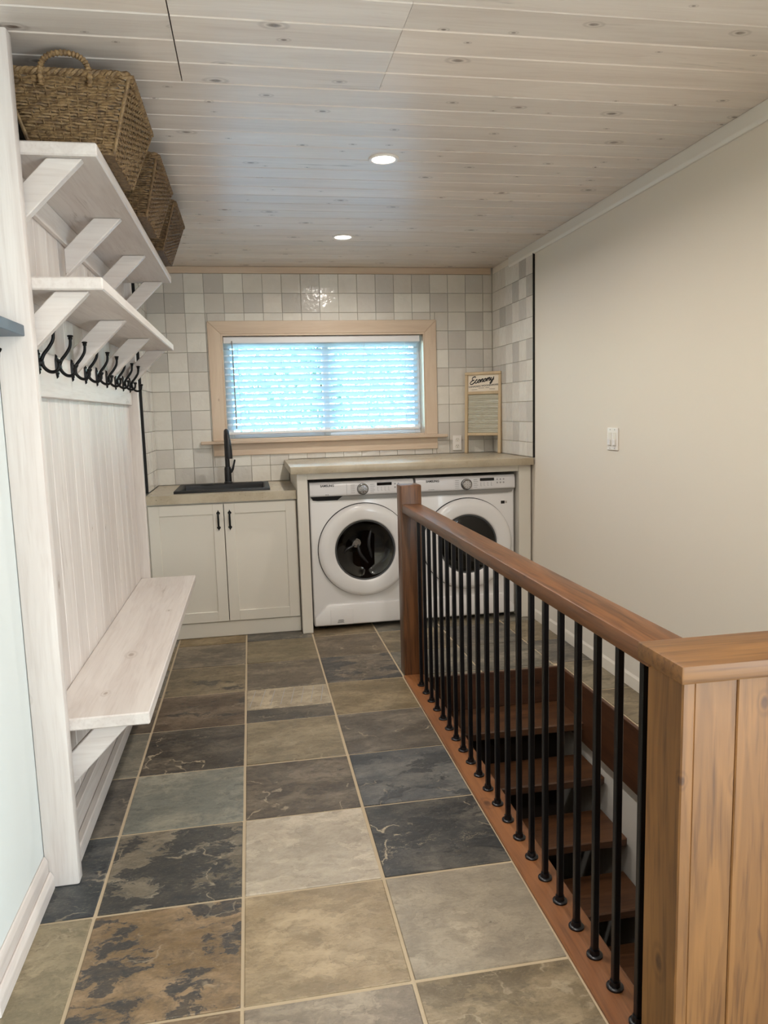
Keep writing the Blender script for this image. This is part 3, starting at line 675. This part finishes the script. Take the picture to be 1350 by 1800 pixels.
# ------------------------------------------------------------------ baskets
def basket(label, bx, by, tx, ty, zb, zt, tint, seed):
    rnd = random.Random(seed)
    cx, cy = (tx[0]+tx[1])/2, (ty[0]+ty[1])/2
    t = thing('seagrass_basket', label, 'basket', (cx, cy, zb), 'seagrass baskets on the top shelf')
    def rect(u, grow=0.0):           # u 0..1 height -> x0,x1,y0,y1
        return (bx[0]+(tx[0]-bx[0])*u-grow, bx[1]+(tx[1]-bx[1])*u+grow, by[0]+(ty[0]-by[0])*u-grow, by[1]+(ty[1]-by[1])*u+grow)
    def loop(u, grow, nper=.0085, rc=.018):
        a0, a1, b0, b1 = rect(u, grow); out = []
        cs = [(a1-rc, b0+rc, -90), (a1-rc, b1-rc, 0), (a0+rc, b1-rc, 90), (a0+rc, b0+rc, 180)]
        for i, (px, py, an) in enumerate(cs):
            for k in range(4):
                th = math.radians(an+90*k/3); out.append((px+rc*math.cos(th), py+rc*math.sin(th), math.cos(th), math.sin(th)))
            qx, qy, an2 = cs[(i+1) % 4]; e0 = out[-1]; th = math.radians(an2); e1 = (qx+rc*math.cos(th), qy+rc*math.sin(th))
            L = math.hypot(e1[0]-e0[0], e1[1]-e0[1]); m = max(2, int(L/nper))
            for k in range(1, m): out.append((e0[0]+(e1[0]-e0[0])*k/m, e0[1]+(e1[1]-e0[1])*k/m, math.cos(th), math.sin(th)))
        return out
    H = zt-zb; rows = int(H/.0072); bm = bmesh.new(); step = .030
    for r in range(rows):
        u = (r+.5)/rows; L = loop(u, 0); pts = []; s = 0; prev = None
        for (x, y, nx, ny) in L:
            if prev: s += math.hypot(x-prev[0], y-prev[1])
            prev = (x, y)
            w = .0034*math.sin(math.pi*s/step*2/2+(r % 2)*math.pi) + rnd.uniform(-.0011, .0011)
            pts.append((x+nx*w-cx, y+ny*w-cy, u*H+rnd.uniform(-.0012, .0012)))
        bm_tube(bm, pts, .0043, 5, True)
    body = tag(link('weave', newmesh('weave', bm, M['wicker'], 60), t, (cx, cy, zb)), kind='stuff'); body['tint'] = tint
    # upright stakes
    bm = bmesh.new(); L0 = loop(0, 0, .03); L1 = loop(1, 0, .03)
    A, B = loop(.0, 0, 1e9), loop(1., 0, 1e9)
    for e in range(4):
        p0, p1 = A[e*4+3+e*0] if False else A[(e*5+3) % len(A)], A[(e*5+5) % len(A)]
    per = loop(.5, 0, .004); tot = len(per)
    st = max(1, int(.030/.0041))
    b_, m_, t_ = None, None, None
    def at(u, f):
        a0, a1, b0, b1 = rect(u); P = [(a1, b0), (a1, b1), (a0, b1), (a0, b0)]; N = [(1, 0), (0, 1), (-1, 0), (0, -1)]
        e = int(f) % 4; g_ = f-int(f); p, q = P[e], P[(e+1) % 4]
        return p[0]+(q[0]-p[0])*g_, p[1]+(q[1]-p[1])*g_, N[e]
    for e in range(4):
        Ls = (ty[1]-ty[0]) if e % 2 == 0 else (tx[1]-tx[0]); m = int(Ls/.033)
        for k in range(1, m):
            pts = []
            for j in range(rows+1):
                u = j/rows; x, y, nn = at(u, e+.06+.88*k/m); w = .0036*(1 if (j+k) % 2 else -1)*.9+.002
                pts.append((x+nn[0]*w-cx, y+nn[1]*w-cy, u*H))
            bm_tube(bm, pts, .0026, 4)
    o = tag(link('stakes', newmesh('stakes', bm, M['wicker'], 60), t, (cx, cy, zb)), kind='stuff'); o['tint'] = tint
    # corner ribs
    for e in range(4):
        p, q = at(0, e+.0), at(1, e+.0); ins = .004
        o = tube('corner_rib', [(p[0], p[1], zb+.003), (q[0], q[1], zt)], .0058, M['wicker'], t, 6); o['tint'] = tint
    # twisted rim
    bm = bmesh.new(); L = loop(1.0, .002, .006); n = len(L)
    for ph in range(3):
        pts = []
        for i, (x, y, nx, ny) in enumerate(L):
            th = 2*math.pi*(i*.006/.045)+ph*2*math.pi/3
            pts.append((x+nx*.006*math.cos(th)-cx, y+ny*.006*math.cos(th)-cy, H+.003+.006*math.sin(th)))
        bm_tube(bm, pts, .0065, 5, True)
    o = link('rim', newmesh('rim', bm, M['wicker'], 60), t, (cx, cy, zb)); o['tint'] = tint
    # bottom
    o = box('base', bx[0], bx[1], by[0], by[1], zb, zb+.010, M['wicker'], t, .003); o['tint'] = [c*.8 for c in tint]
    # wrapped end handles
    hx = (bx[0]+bx[1])/2+.003; hw = .066
    for yy, sg in ((ty[0], -1), (ty[1], 1)):
        P = smooth_path([(hx-hw, yy+sg*.006, zt-.035), (hx-hw*.98, yy+sg*.006, zt+.012), (hx-hw*.68, yy+sg*.004, zt+.043), (hx, yy+sg*.002, zt+.055), (hx+hw*.68, yy+sg*.004, zt+.043), (hx+hw*.98, yy+sg*.006, zt+.012), (hx+hw, yy+sg*.006, zt-.035)], 18)
        o = tube('handle', P, [.0078+.0016*math.sin(i*1.5) for i in range(len(P))], M['wicker'], t, 8); o['tint'] = [c*1.12 for c in tint]
basket('largest seagrass basket with a looped handle, nearest on the top shelf', (-.580, -.356), (2.440, 2.795), (-.640, -.292), (2.388, 2.868), 2.1935, 2.392, [.80, .79, .78], 1)
basket('brown seagrass basket in the middle of the top shelf row', (-.580, -.354), (3.139, 3.505), (-.640, -.294), (3.060, 3.576), 2.1935, 2.392, [.66, .63, .62], 2)
basket('dark seagrass basket at the far end of the top shelf, nearest the window', (-.580, -.358), (3.745, 4.130), (-.640, -.292), (3.684, 4.176), 2.1935, 2.392, [.56, .52, .50], 3)

# ------------------------------------------------------------------ sink cabinet
CX0, CX1, CYF = -.664, .272, 4.872
cb = thing('sink_cabinet', 'off-white shaker base cabinet with two doors under the sink', 'cabinet', (-.19, 5.2, 0))
boxes('carcass', [(CX0, CX0+.018, CYF+.002, YB-.01, .0, .882), (CX1-.018, CX1, CYF+.002, YB-.01, .0, .882), (CX0+.018, CX1-.018, CYF+.002, YB-.01, .09, .108), (CX0+.018, CX1-.018, YB-.02, YB-.01, .108, .882), (CX0+.018, CX1-.018, CYF+.002, CYF+.02, .862, .882)], M['cab'], cb)
box('plinth', CX0, CX1, CYF-.008, CYF+.012, 0, .098, M['cab'], cb, .003)
def shaker(xa, xb, za, zb_, name='door'):
    t_ = .020; yf_ = CYF-t_; s = .066; bm = bmesh.new()
    bm_box(bm, xa, xa+s, yf_, CYF, za, zb_, .0015); bm_box(bm, xb-s, xb, yf_, CYF, za, zb_, .0015)
    bm_box(bm, xa+s, xb-s, yf_, CYF, za, za+s, .0015); bm_box(bm, xa+s, xb-s, yf_, CYF, zb_-s, zb_, .0015)
    bm_box(bm, xa+s-.004, xb-s+.004, yf_+.009, CYF-.002, za+s-.004, zb_-s+.004)
    c = Vector(((xa+xb)/2, CYF, za)); bmesh.ops.translate(bm, verts=bm.verts, vec=-c)
    return link(name, newmesh(name, bm, M['cab']), cb, c)
d1 = shaker(-.655, -.193, .104, .872); d2 = shaker(-.1885, .266, .104, .872)
def spade_pull(door, x, zc):
    y = CYF-.020; bm = bmesh.new()
    for s in (-1, 1):
        zz = s*.046
        pts = [(0, zz+s*.022), (-.004, zz+s*.012), (-.011, zz+s*.004), (-.012, zz-s*.002), (-.007, zz-s*.008), (0, zz-s*.010), (.007, zz-s*.008), (.012, zz-s*.002), (.011, zz+s*.004), (.004, zz+s*.012)]
        A = [bm.verts.new((p[0], 0, p[1])) for p in pts]; B = [bm.verts.new((p[0]*.8, -.004, p[1])) for p in pts]
        bm.faces.new(A); bm.faces.new(B)
        for i in range(len(pts)): bm.faces.new((A[i], A[(i+1) % len(pts)], B[(i+1) % len(pts)], B[i]))
    P = smooth_path([(0, -.002, -.044), (0, -.020, -.040), (0, -.026, -.022), (0, -.027, 0), (0, -.026, .022), (0, -.020, .040), (0, -.002, .044)], 4)
    bm_tube(bm, P, lambda u: .0042+.0022*math.sin(math.pi*u), 8)
    return link('handle', newmesh('handle', bm, M['black'], 40), door, (x, y, zc))
spade_pull(d1, -.226, .765); spade_pull(d2, -.155, .765)

SX0, SX1, SY0, SY1 = -.500, .110, 4.925, 5.440
lc = tag(boxes('concrete_counter', [(XL+.02, .274, 4.835, SY0+.03, .883, .938), (XL+.02, .274, SY1-.03, YB-.012, .883, .938), (XL+.02, SX0+.03, SY0+.03, SY1-.03, .883, .938), (SX1-.03, .274, SY0+.03, SY1-.03, .883, .938)], M['concrete']),
         'lower beige concrete countertop holding the black sink', 'countertop')
sk = thing('kitchen_sink', 'black drop-in sink set in the lower concrete countertop', 'sink', (-.195, 5.18, .938))
def basin():
    bm = bmesh.new(); rim = .955
    def ring(i, z, off=0): return [bm.verts.new(p) for p in ((SX0+i, SY0+i, z), (SX1-i, SY0+i, z), (SX1-i, SY1-i-off, z), (SX0+i, SY1-i-off, z))]
    R0, R1, R2, R3, R4, R5 = ring(0, .9385), ring(0, rim), ring(.034, rim, .05), ring(.040, rim-.012, .05), ring(.052, .77, .05), None
    L = [R0, R1, R2, R3, R4]
    for a, b in zip(L[:-1], L[1:]):
        for k in range(4): bm.faces.new((a[k], a[(k+1) % 4], b[(k+1) % 4], b[k]))
    bm.faces.new(R4)
    bmesh.ops.bevel(bm, geom=[e for e in bm.edges], offset=.004, segments=2, profile=.5, affect='EDGES')
    return newmesh('basin', bm, M['matte_black'], 40)
link('basin', basin(), sk)
lathe('drain', [(0, .004), (.03, .004), (.042, .002), (.044, 0), (0, 0)], M['chrome'], sk, (-.195, 5.15, .7705), None, 24)
FX, FY = -.168, 5.405
fc = thing('kitchen_faucet', 'matte black pull-down faucet standing behind the black sink', 'faucet', (FX, FY, .955))
lathe('base', [(0, 0), (.030, 0), (.030, .006), (.025, .012), (.0235, .10), (.021, .112), (0, .112)], M['matte_black'], fc, (FX, FY, .9555), None, 24)
P = smooth_path([(FX, FY, 1.06), (FX, FY, 1.22), (FX+.001, FY-.012, 1.28), (FX+.004, FY-.05, 1.315), (FX+.008, FY-.10, 1.318), (FX+.012, FY-.145, 1.295), (FX+.014, FY-.165, 1.26)], 6)
tube('spout', P, .0165, M['matte_black'], fc, 14)
P = smooth_path([(FX+.014, FY-.163, 1.266), (FX+.016, FY-.176, 1.225), (FX+.018, FY-.186, 1.17), (FX+.019, FY-.190, 1.135)], 5)
tube('spray_head', P, [.0175+.0065*math.sin(math.pi*.75*i/(len(P)-1)) for i in range(len(P))], M['matte_black'], fc, 16)
tube('lever', [(FX+.020, FY, 1.03), (FX+.034, FY-.002, 1.05), (FX+.044, FY-.004, 1.085), (FX+.052, FY-.006, 1.118)], [.010, .009, .0065, .0065], M['matte_black'], fc, 10)

# ------------------------------------------------------------------ laundry surround and upper counter
ls = thing('laundry_surround', 'off-white painted panel surround framing the two laundry machines', 'cabinet', (1.06, 5.0, 0))
box('side_panel', .276, .344, 4.782, YB-.012, 0, 1.0465, M['cab'], ls, .003)
box('side_panel', 1.756, XR-.012, 4.782, YB-.012, 0, 1.0465, M['cab'], ls, .003)
box('top_rail', .344, 1.756, 4.786, 4.806, 1.006, 1.0465, M['cab'], ls, .002)
tag(box('concrete_counter', .236, XR-.010, 4.733, YB-.012, 1.047, 1.0945, M['concrete'], None, .004, 2), 'upper beige concrete countertop over the laundry machines', 'countertop')

# ------------------------------------------------------------------ laundry machines
def machine(name, label, cat, xa, washer):
    xb = xa+.686; yf_ = 4.832; zt = .984; z0_ = .024
    t = thing(name, label, cat, ((xa+xb)/2, 5.15, 0))
    box('body', xa, xb, yf_, 5.52, z0_, zt-.01, M['enamel'], t, .012, 3)
    for px in (xa+.06, xb-.06):
        for py in (yf_+.07, 5.45): lathe('foot', [(0, 0), (.022, 0), (.022, .012), (.010, .016), (.010, .03), (0, .03)], M['gap'], t, (px, py, 0), None, 12)
    # fascia with a rounded lower edge
    prism('control_panel', [(yf_+.01, .890), (yf_-.016, .890), (yf_-.024, .900), (yf_-.020, .960), (yf_-.008, .983), (yf_+.02, .984)], 'x', xa+.001, xb-.001, M['panel_white'], t, .004, 2)
    fy = yf_-.0245
    strip = [(xa+.006, .890), (xb-.006, .890), (xb-.020, .866), (xb-.05, .862), (xa+.05, .862), (xa+.020, .866)]
    prism('handle_strip', strip, 'y', yf_-.010, yf_+.002, M['silver'], t, .002)
    if washer: prism('drawer_grip', [(xa+.008, .8895), (xa+.215, .8895), (xa+.180, .8635), (xa+.05, .8635), (xa+.022, .867)], 'y', yf_-.0115, yf_-.008, M['gap'], t)
    # fascia markings
    rx = math.radians(86)
    def on(x, z): return (xa+x, yf_-.0245+.0035*(z-.90)/.06 - .0006, z)
    text('brand_mark', 'SAMSUNG', .0195, M['print'], t, on(.070, .953), (rx, 0, 0), .0004, 'LEFT', 1.0, .0006)
    lathe('dial', [(.0335, .0), (.0335, .006), (.031, .007), (.030, .020), (.026, .0235), (0, .0245)], M['chrome'], t, on(.346, .930), M_FRONT, 40)
    lathe('dial_ring', [(.0345, 0), (.0375, 0), (.0375, .003), (.0345, .003)], M['gap'], t, on(.346, .930), M_FRONT, 40)
    for an in range(8):
        a = math.radians(an*45+22)
        tube('dial_facet', [(xa+.346+.006*math.cos(a), yf_-.0475, .930+.006*math.sin(a)), (xa+.346+.026*math.cos(a), yf_-.0465, .930+.026*math.sin(a))], .0009, M['panel_white'], t, 4)
    box('display', xa+.440, xa+.538, yf_-.0245, yf_-.0205, .948, .967, M['screen'], t, .001)
    for i in range(5):
        zz = .958-.0125*i
        for px, w in ((.268, .026), (.396, .030 if i % 2 else .024)):
            box('programme_mark', xa+px, xa+px+w, yf_-.0247, yf_-.0215+.001, zz-.0012, zz+.0012, M['print_light'], t)
    for i in range(4):
        xx = xa+.444+i*.024
        box('button_line', xx, xx+.0012, yf_-.0250, yf_-.0225, .916, .940, M['print_light'], t)
        box('button_line', xx, xx+.009, yf_-.0250, yf_-.0225, .9145, .9157, M['print_light'], t)
    for i in range(2):
        for j in range(2 if washer else 3):
            lathe('touch_button', [(0, .001), (.0058, .001), (.0058, 0)], M['print_light'], t, on(.560+j*.022, .955-.022*i), M_FRONT, 12)
    if washer:
        box('drawer_seam', xa+.240, xa+.2412, yf_-.0246, yf_-.0200, .897, .970, M['print_light'], t)
        for i in range(2): lathe('drawer_symbol', [(0, .001), (.003, .001), (.003, 0)], M['print'], t, on(.106+.012*i, .902), M_FRONT, 10)
    else:
        box('inverter_mark', xa+.085, xa+.125, yf_-.0249, yf_-.0235, .9035, .906, M['print_light'], t)
        box('energy_label', xa+.592, xa+.618, yf_-.0012, yf_, .786, .806, M['screen'], t)
        box('energy_label', xa+.619, xa+.636, yf_-.0012, yf_, .786, .806, M['ivory'], t)
        for i in range(3): box('label_line', xa+.621, xa+.634, yf_-.0016, yf_-.0010, .790+.005*i, .792+.005*i, M['print'], t)
    # door
    cx, cz = xa+.350, .529; R = .306; r = .200
    lathe('door_gap', [(R+.004, -.002), (R+.004, .0015), (R-.03, .0015)], M['gap'], t, (cx, yf_, cz), M_FRONT, 96)
    if washer:
        dk = lathe('door', [(R-.004, .000), (R, .006), (R, .024), (R-.008, .036), (R-.024, .043), (R-.05, .046), (r+.012, .046), (r+.004, .043), (r, .036), (r-.002, .020)], M['enamel'], t, (cx, yf_, cz), M_FRONT, 96, 50)
    else:
        dk = lathe('door', [(R-.004, .000), (R, .006), (R, .024), (R-.008, .036), (R-.024, .043), (R-.05, .046), (r+.012, .046), (r+.004, .043), (r, .038), (r-.002, .024)], M['enamel'], t, (cx, yf_, cz), M_FRONT, 96, 50)
    lathe('gasket', [(r+.002, .034), (r-.010, .033), (r-.014, .020), (r-.014, .0)], M['rubber'], dk, (cx, yf_, cz), M_FRONT, 64)
    lathe('porthole_glass', [(r-.008, .031), (r-.03, .038), (r*.6, .042), (0, .044)] if not washer else [(r-.008, .030), (r-.035, .026), (r-.06, .012), (r-.08, .006), (0, .004)], M['door_glass'], dk, (cx, yf_, cz), M_FRONT, 64, 60)
    # drum seen through the glass
    lathe('drum', [(r-.010, .003), (r-.010, -.0), (r-.006, -.0005), (r+.0, -.001)] if False else [(r-.013, .012), (r-.030, .0045), (r-.05, .0025), (0, .0015)], M['drum'] if washer else M['screen'], t, (cx, yf_, cz), M_FRONT, 48)
    if washer:
        lathe('drum_hub', [(0, .006), (.018, .006), (.020, .004), (.030, .004), (.032, .001)], M['chrome'], t, (cx-.055, yf_-.0015, cz+.045), M_FRONT, 32)
        for a, b in (((-.045, .035), (.020, -.095)), ((.045, .130), (.045, -.06)), ((-.065, .03), (-.135, -.02))):
            mid = ((a[0]+b[0])/2-.018, (a[1]+b[1])/2)
            P = smooth_path([(cx+a[0], yf_-.004, cz+a[1]), (cx+mid[0], yf_-.007, cz+mid[1]), (cx+b[0], yf_-.004, cz+b[1])], 8)
            tube('drum_paddle', P, lambda u: .004+.008*math.sin(math.pi*u), M['vane'], t, 8)
        # lower front wedge and drain flap
        prism('lower_panel', [(xa+.004, .030), (xb-.004, .030), (xb-.004, .085), (xb-.090, .172), (xa+.090, .172), (xa+.004, .085)], 'y', yf_-.014, yf_+.02, M['enamel'], t, .011, 3)
        fl = box('drain_flap', xa+.108, xa+.258, yf_-.0165, yf_-.010, .034, .138, M['enamel'], t, .003, 2)
        for i in range(4): box('label_line', xa+.152+.002*i, xa+.196-.004*(i % 2), yf_-.0172, yf_-.0160, .047+.006*i, .0495+.006*i, M['print'], fl)
    else:
        prism('lower_panel', [(xa+.004, .030), (xb-.004, .030), (xb-.004, .085), (xb-.090, .172), (xa+.090, .172), (xa+.004, .085)], 'y', yf_-.010, yf_+.02, M['enamel'], t, .009, 3)
    return t
machine('washing_machine', 'white front-load washing machine with clear round door beside the sink cabinet', 'washing machine', .356, True)
machine('clothes_dryer', 'white front-load dryer with dark round door behind the railing', 'dryer', 1.054, False)

# ------------------------------------------------------------------ washboard in the counter corner
A = Vector((1.597, 5.530, 1.0955)); Bp = Vector((1.822, 5.355, 1.0955))
ang = math.atan2(Bp.y-A.y, Bp.x-A.x); Wd = (Bp-A).length; Hh = .585
wb = link('washboard', None, None, (A.x, A.y, A.z), (math.radians(-3.0), 0, ang)); tag(wb, 'small wooden washboard with ribbed glass leaning in the counter corner', 'washboard')
def wbox(name, x0, x1, y0, y1, z0, z1, mat, bev=.003, parent=wb):
    bm = bmesh.new(); bm_box(bm, x0, x1, y0, y1, z0, z1, bev); o = bpy.data.objects.new(name, newmesh(name, bm, mat)); COL.objects.link(o); o.parent = parent; return o
wbox('side_rail', 0, .022, 0, .034, 0, Hh, M['board_wood']); wbox('side_rail', Wd-.022, Wd, 0, .034, 0, Hh, M['board_wood'])
wbox('top_rail', .0, Wd, -.004, .038, Hh, Hh+.020, M['board_wood'])
wbox('cross_rail', .022, Wd-.022, .004, .032, .440, .462, M['board_wood']); wbox('cross_rail', .022, Wd-.022, .004, .032, .132, .152, M['board_wood'])
lp = wbox('label_panel', .022, Wd-.022, .012, .022, .462, Hh, M['board_label'], .0)
bm = bmesh.new(); n = 96
va = []
for k in range(n+1):
    z = .150+(.442-.150)*k/n; yy = .016+.0028*math.sin(k/n*22*2*math.pi)
    va.append([bm.verts.new((x, y_, z)) for x, y_ in ((.020, yy), (Wd-.020, yy), (Wd-.020, yy+.004), (.020, yy+.004))])
for a, b in zip(va[:-1], va[1:]):
    for i in range(4): bm.faces.new((a[i], a[(i+1) % 4], b[(i+1) % 4], b[i]))
bm.faces.new(va[0]); bm.faces.new(va[-1])
o = bpy.data.objects.new('ribbed_glass', newmesh('ribbed_glass', bm, M['rib_glass'], 60)); COL.objects.link(o); o.parent = wb
# script word and lines of print
ST = [[(.80,.92),(.50,1.04),(.20,.88),(.30,.62),(.58,.56),(.25,.50),(.0,.22),(.18,0),(.55,.06),(.88,.34)],
      [(1.18,.46),(1.02,.54),(.86,.28),(.98,.04),(1.20,.12),(1.38,.34)],
      [(1.58,.50),(1.40,.40),(1.38,.14),(1.52,.04),(1.68,.20),(1.64,.44),(1.56,.50),(1.74,.36),(1.90,.44)],
      [(1.90,.50),(1.86,.04)], [(1.87,.24),(2.04,.50),(2.16,.42),(2.12,.08),(2.28,.14),(2.40,.34)],
      [(2.58,.50),(2.40,.40),(2.38,.14),(2.52,.04),(2.68,.20),(2.64,.44),(2.56,.50),(2.74,.36),(2.90,.44)],
      [(2.90,.50),(2.86,.04)], [(2.87,.24),(3.02,.50),(3.12,.42),(3.08,.04)], [(3.09,.24),(3.24,.50),(3.36,.42),(3.32,.08),(3.46,.14),(3.58,.40)],
      [(3.60,.50),(3.56,.20),(3.68,.06),(3.90,.30)], [(3.98,.52),(3.90,.10),(3.78,-.30),(3.62,-.42),(3.56,-.26),(3.80,-.02),(4.10,.20)]]
bm = bmesh.new(); sx = .0460; sz = .058
for s_ in ST:
    P = smooth_path([(.036+x*sx+z*.012, .0108, .514+z*sz*.9+x*.0065) for x, z in s_], 5)
    bm_tube(bm, P, [.0040+.0008*math.sin(i*.35) for i in range(len(P))], 6)
for v in bm.verts: v.co.y = .0120+(v.co.y-.0108)*.12-.0004
o = bpy.data.objects.new('script_lettering', newmesh('script_lettering', bm, M['ink'], 60)); COL.objects.link(o); o.parent = lp
def wtext(s, size, x, z, sxx=1.0, rotz=0.0):
    t = text('printed_line', s, size, M['ink'], None, (0, 0, 0), (0, 0, 0), .0003, 'CENTER', sxx, .0003); t.parent = lp; t.location = (x, .0116, z); t.rotation_euler = (math.radians(90), rotz, 0)
wtext('CANADIAN WOODENWARE', .0180, Wd/2+.002, .497, 1.0, -.05)
for a, b, z in ((.105, .150, .4855), (.160, .190, .4862), (.050, .095, .475), (.190, .235, .476)): wbox('print_rule', a, b, .0112, .0118, z, z+.0022, M['ink'], 0, lp)

# outlet and switches
ol = thing('wall_outlet', 'white electrical outlet on the tiles beside the washboard', 'outlet', (1.556, YB-.012, 1.174))
box('cover_plate', 1.521, 1.591, YB-.018, YB-.010, 1.118, 1.230, M['ivory'], ol, .002)
for zc in (1.150, 1.198):
    lathe('receptacle', [(0, .003), (.015, .003), (.0165, .0)], M['moulding'], ol, (1.556, YB-.018, zc), M_FRONT, 20)
    for dx in (-.006, .006): box('slot', 1.556+dx-.0012, 1.556+dx+.0012, YB-.0216, YB-.0205, zc, zc+.008, M['gap'], ol)
    lathe('ground_hole', [(0, .001), (.0026, .001), (.0026, 0)], M['gap'], ol, (1.556, YB-.0206, zc-.007), M_FRONT, 8)
sw = thing('light_switch', 'white double slide switch plate on the cream right wall', 'light switch', (XR, 3.642, 1.25))
box('cover_plate', XR-.007, XR, 3.585, 3.702, 1.191, 1.308, M['ivory'], sw, .003)
for yc in (3.618, 3.668):
    box('switch_well', XR-.0085, XR-.0065, yc-.017, yc+.017, 1.216, 1.284, M['moulding'], sw, .001)
    box('slider', XR-.017, XR-.008, yc-.012, yc+.012, 1.218, 1.248, M['enamel'], sw, .002)
    for zc in (1.202, 1.298): lathe('screw', [(0, .001), (.003, .001), (.003, 0)], M['silver'], sw, (XR-.007, yc, zc), Matrix.Rotation(math.radians(-90), 4, 'Y'), 8)

# ------------------------------------------------------------------ stairs
st = thing('staircase', 'brown wooden stairs with open risers going down behind the black balusters', 'stairs', (1.24, 2.6, -2.2))
for i in range(10):
    zt = -.200-.1835*i; yf_ = 3.480-.2325*i
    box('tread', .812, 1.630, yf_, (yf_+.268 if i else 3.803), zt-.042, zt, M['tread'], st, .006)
def stringer(x):
    prism('stringer', [(3.80, -.10-.1835), (3.80, -.48-.1), (1.15, -.48-.1-.789*2.65), (1.15, -.2835-.789*2.65)], 'x', x, x+.034, M['fascia_y'], st, .003)
stringer(.815)
box('fascia_board', .866, 1.640, 3.803, 3.833, -.235, -.001, M['fascia_x'], st, .003) if False else box('fascia_board', .866, 1.640, 3.786, 3.8045, -.199, -.0005, M['fascia_x'], st, .003)
box('fascia_board', 1.6225, 1.6405, 1.37, 3.785, -.312, -.0005, M['fascia_y'], st, .003)
tag(boxes('wall_stair_right', [(1.645, 1.75, -1.3, 3.95, -2.45, -.301)], M['white_wall']), kind='structure')
tag(boxes('wall_stair_left', [(.70, .808, -1.2, 3.95, -2.45, -.301)], M['under_stair_shade']), kind='structure')
tag(boxes('wall_stair_back', [(.808, 1.645, 3.85, 3.95, -2.45, -.301)], M['under_stair_shade']), kind='structure')
tag(boxes('wall_stair_end', [(.70, 1.75, -1.3, -1.2, -2.45, -.301)], M['white_wall']), kind='structure')
tag(boxes('floor_lower', [(.70, 1.75, -1.2, 3.95, -2.5, -2.45)], M['grout']), kind='structure')

# ------------------------------------------------------------------ railing
rl = thing('stair_railing', 'brown stained wooden railing with black metal balusters beside the stairs', 'railing', (.81, 2.6, 0))
box('curb_board', .752, .862, 1.36, 3.838, -.03, .008, M['curb'], rl, .004)
box('newel_post', .760, .872, 3.838, 3.950, .0, 1.037, M['stain_z'], rl, .007, 2)
box('handrail', .764, .866, 1.345, 3.838, .893, .938, M['stain_y'], rl, .006, 2)
bm = bmesh.new(); bm_box(bm, -.0082, .0082, -.0082, .0082, .008, .895, .0018)
bme = newmesh('baluster', bm, M['baluster'])
bm = bmesh.new(); bm_lathe(bm, [(0, .008), (.021, .008), (.021, .0125), (.018, .0145), (.0135, .0150), (.0125, .027), (0, .027)], 20)
fme = newmesh('base_shoe', bm, M['baluster'], 40)
for k in range(21):
    b = link('baluster', bme, rl, (.812, 3.665-.1112*k, 0)); link('base_shoe', fme, b, (.812, 3.665-.1112*k, 0))

# ------------------------------------------------------------------ near half wall
pw = thing('half_wall', 'honey stained board half wall with a thick cap at the stair head', 'half wall', (1.3, 1.29, 0))
box('cap', .755, XR-.01, 1.208, 1.372, .906, .942, M['honey_x'], pw, .005, 2)
boxes('core', [(.80, XR-.02, 1.262, 1.352, 0, .905)], M['gap'], pw)
box('end_board', .772, .799, 1.232, 1.358, 0.0, .905, M['stain_z'] if False else M['honey_z'], pw, .003)
xs = [.7995, .890, 1.032, 1.170, 1.31, 1.45, 1.59, 1.73, XR-.012]
for a, b in zip(xs[:-1], xs[1:]):
    box('cladding_board', a, b-.0015, 1.236, 1.261, 0.0, .905, M['honey_z'], pw, .0025)
box('back_board', .80, XR-.012, 1.353, 1.361, 0, .905, M['honey_x'], pw)
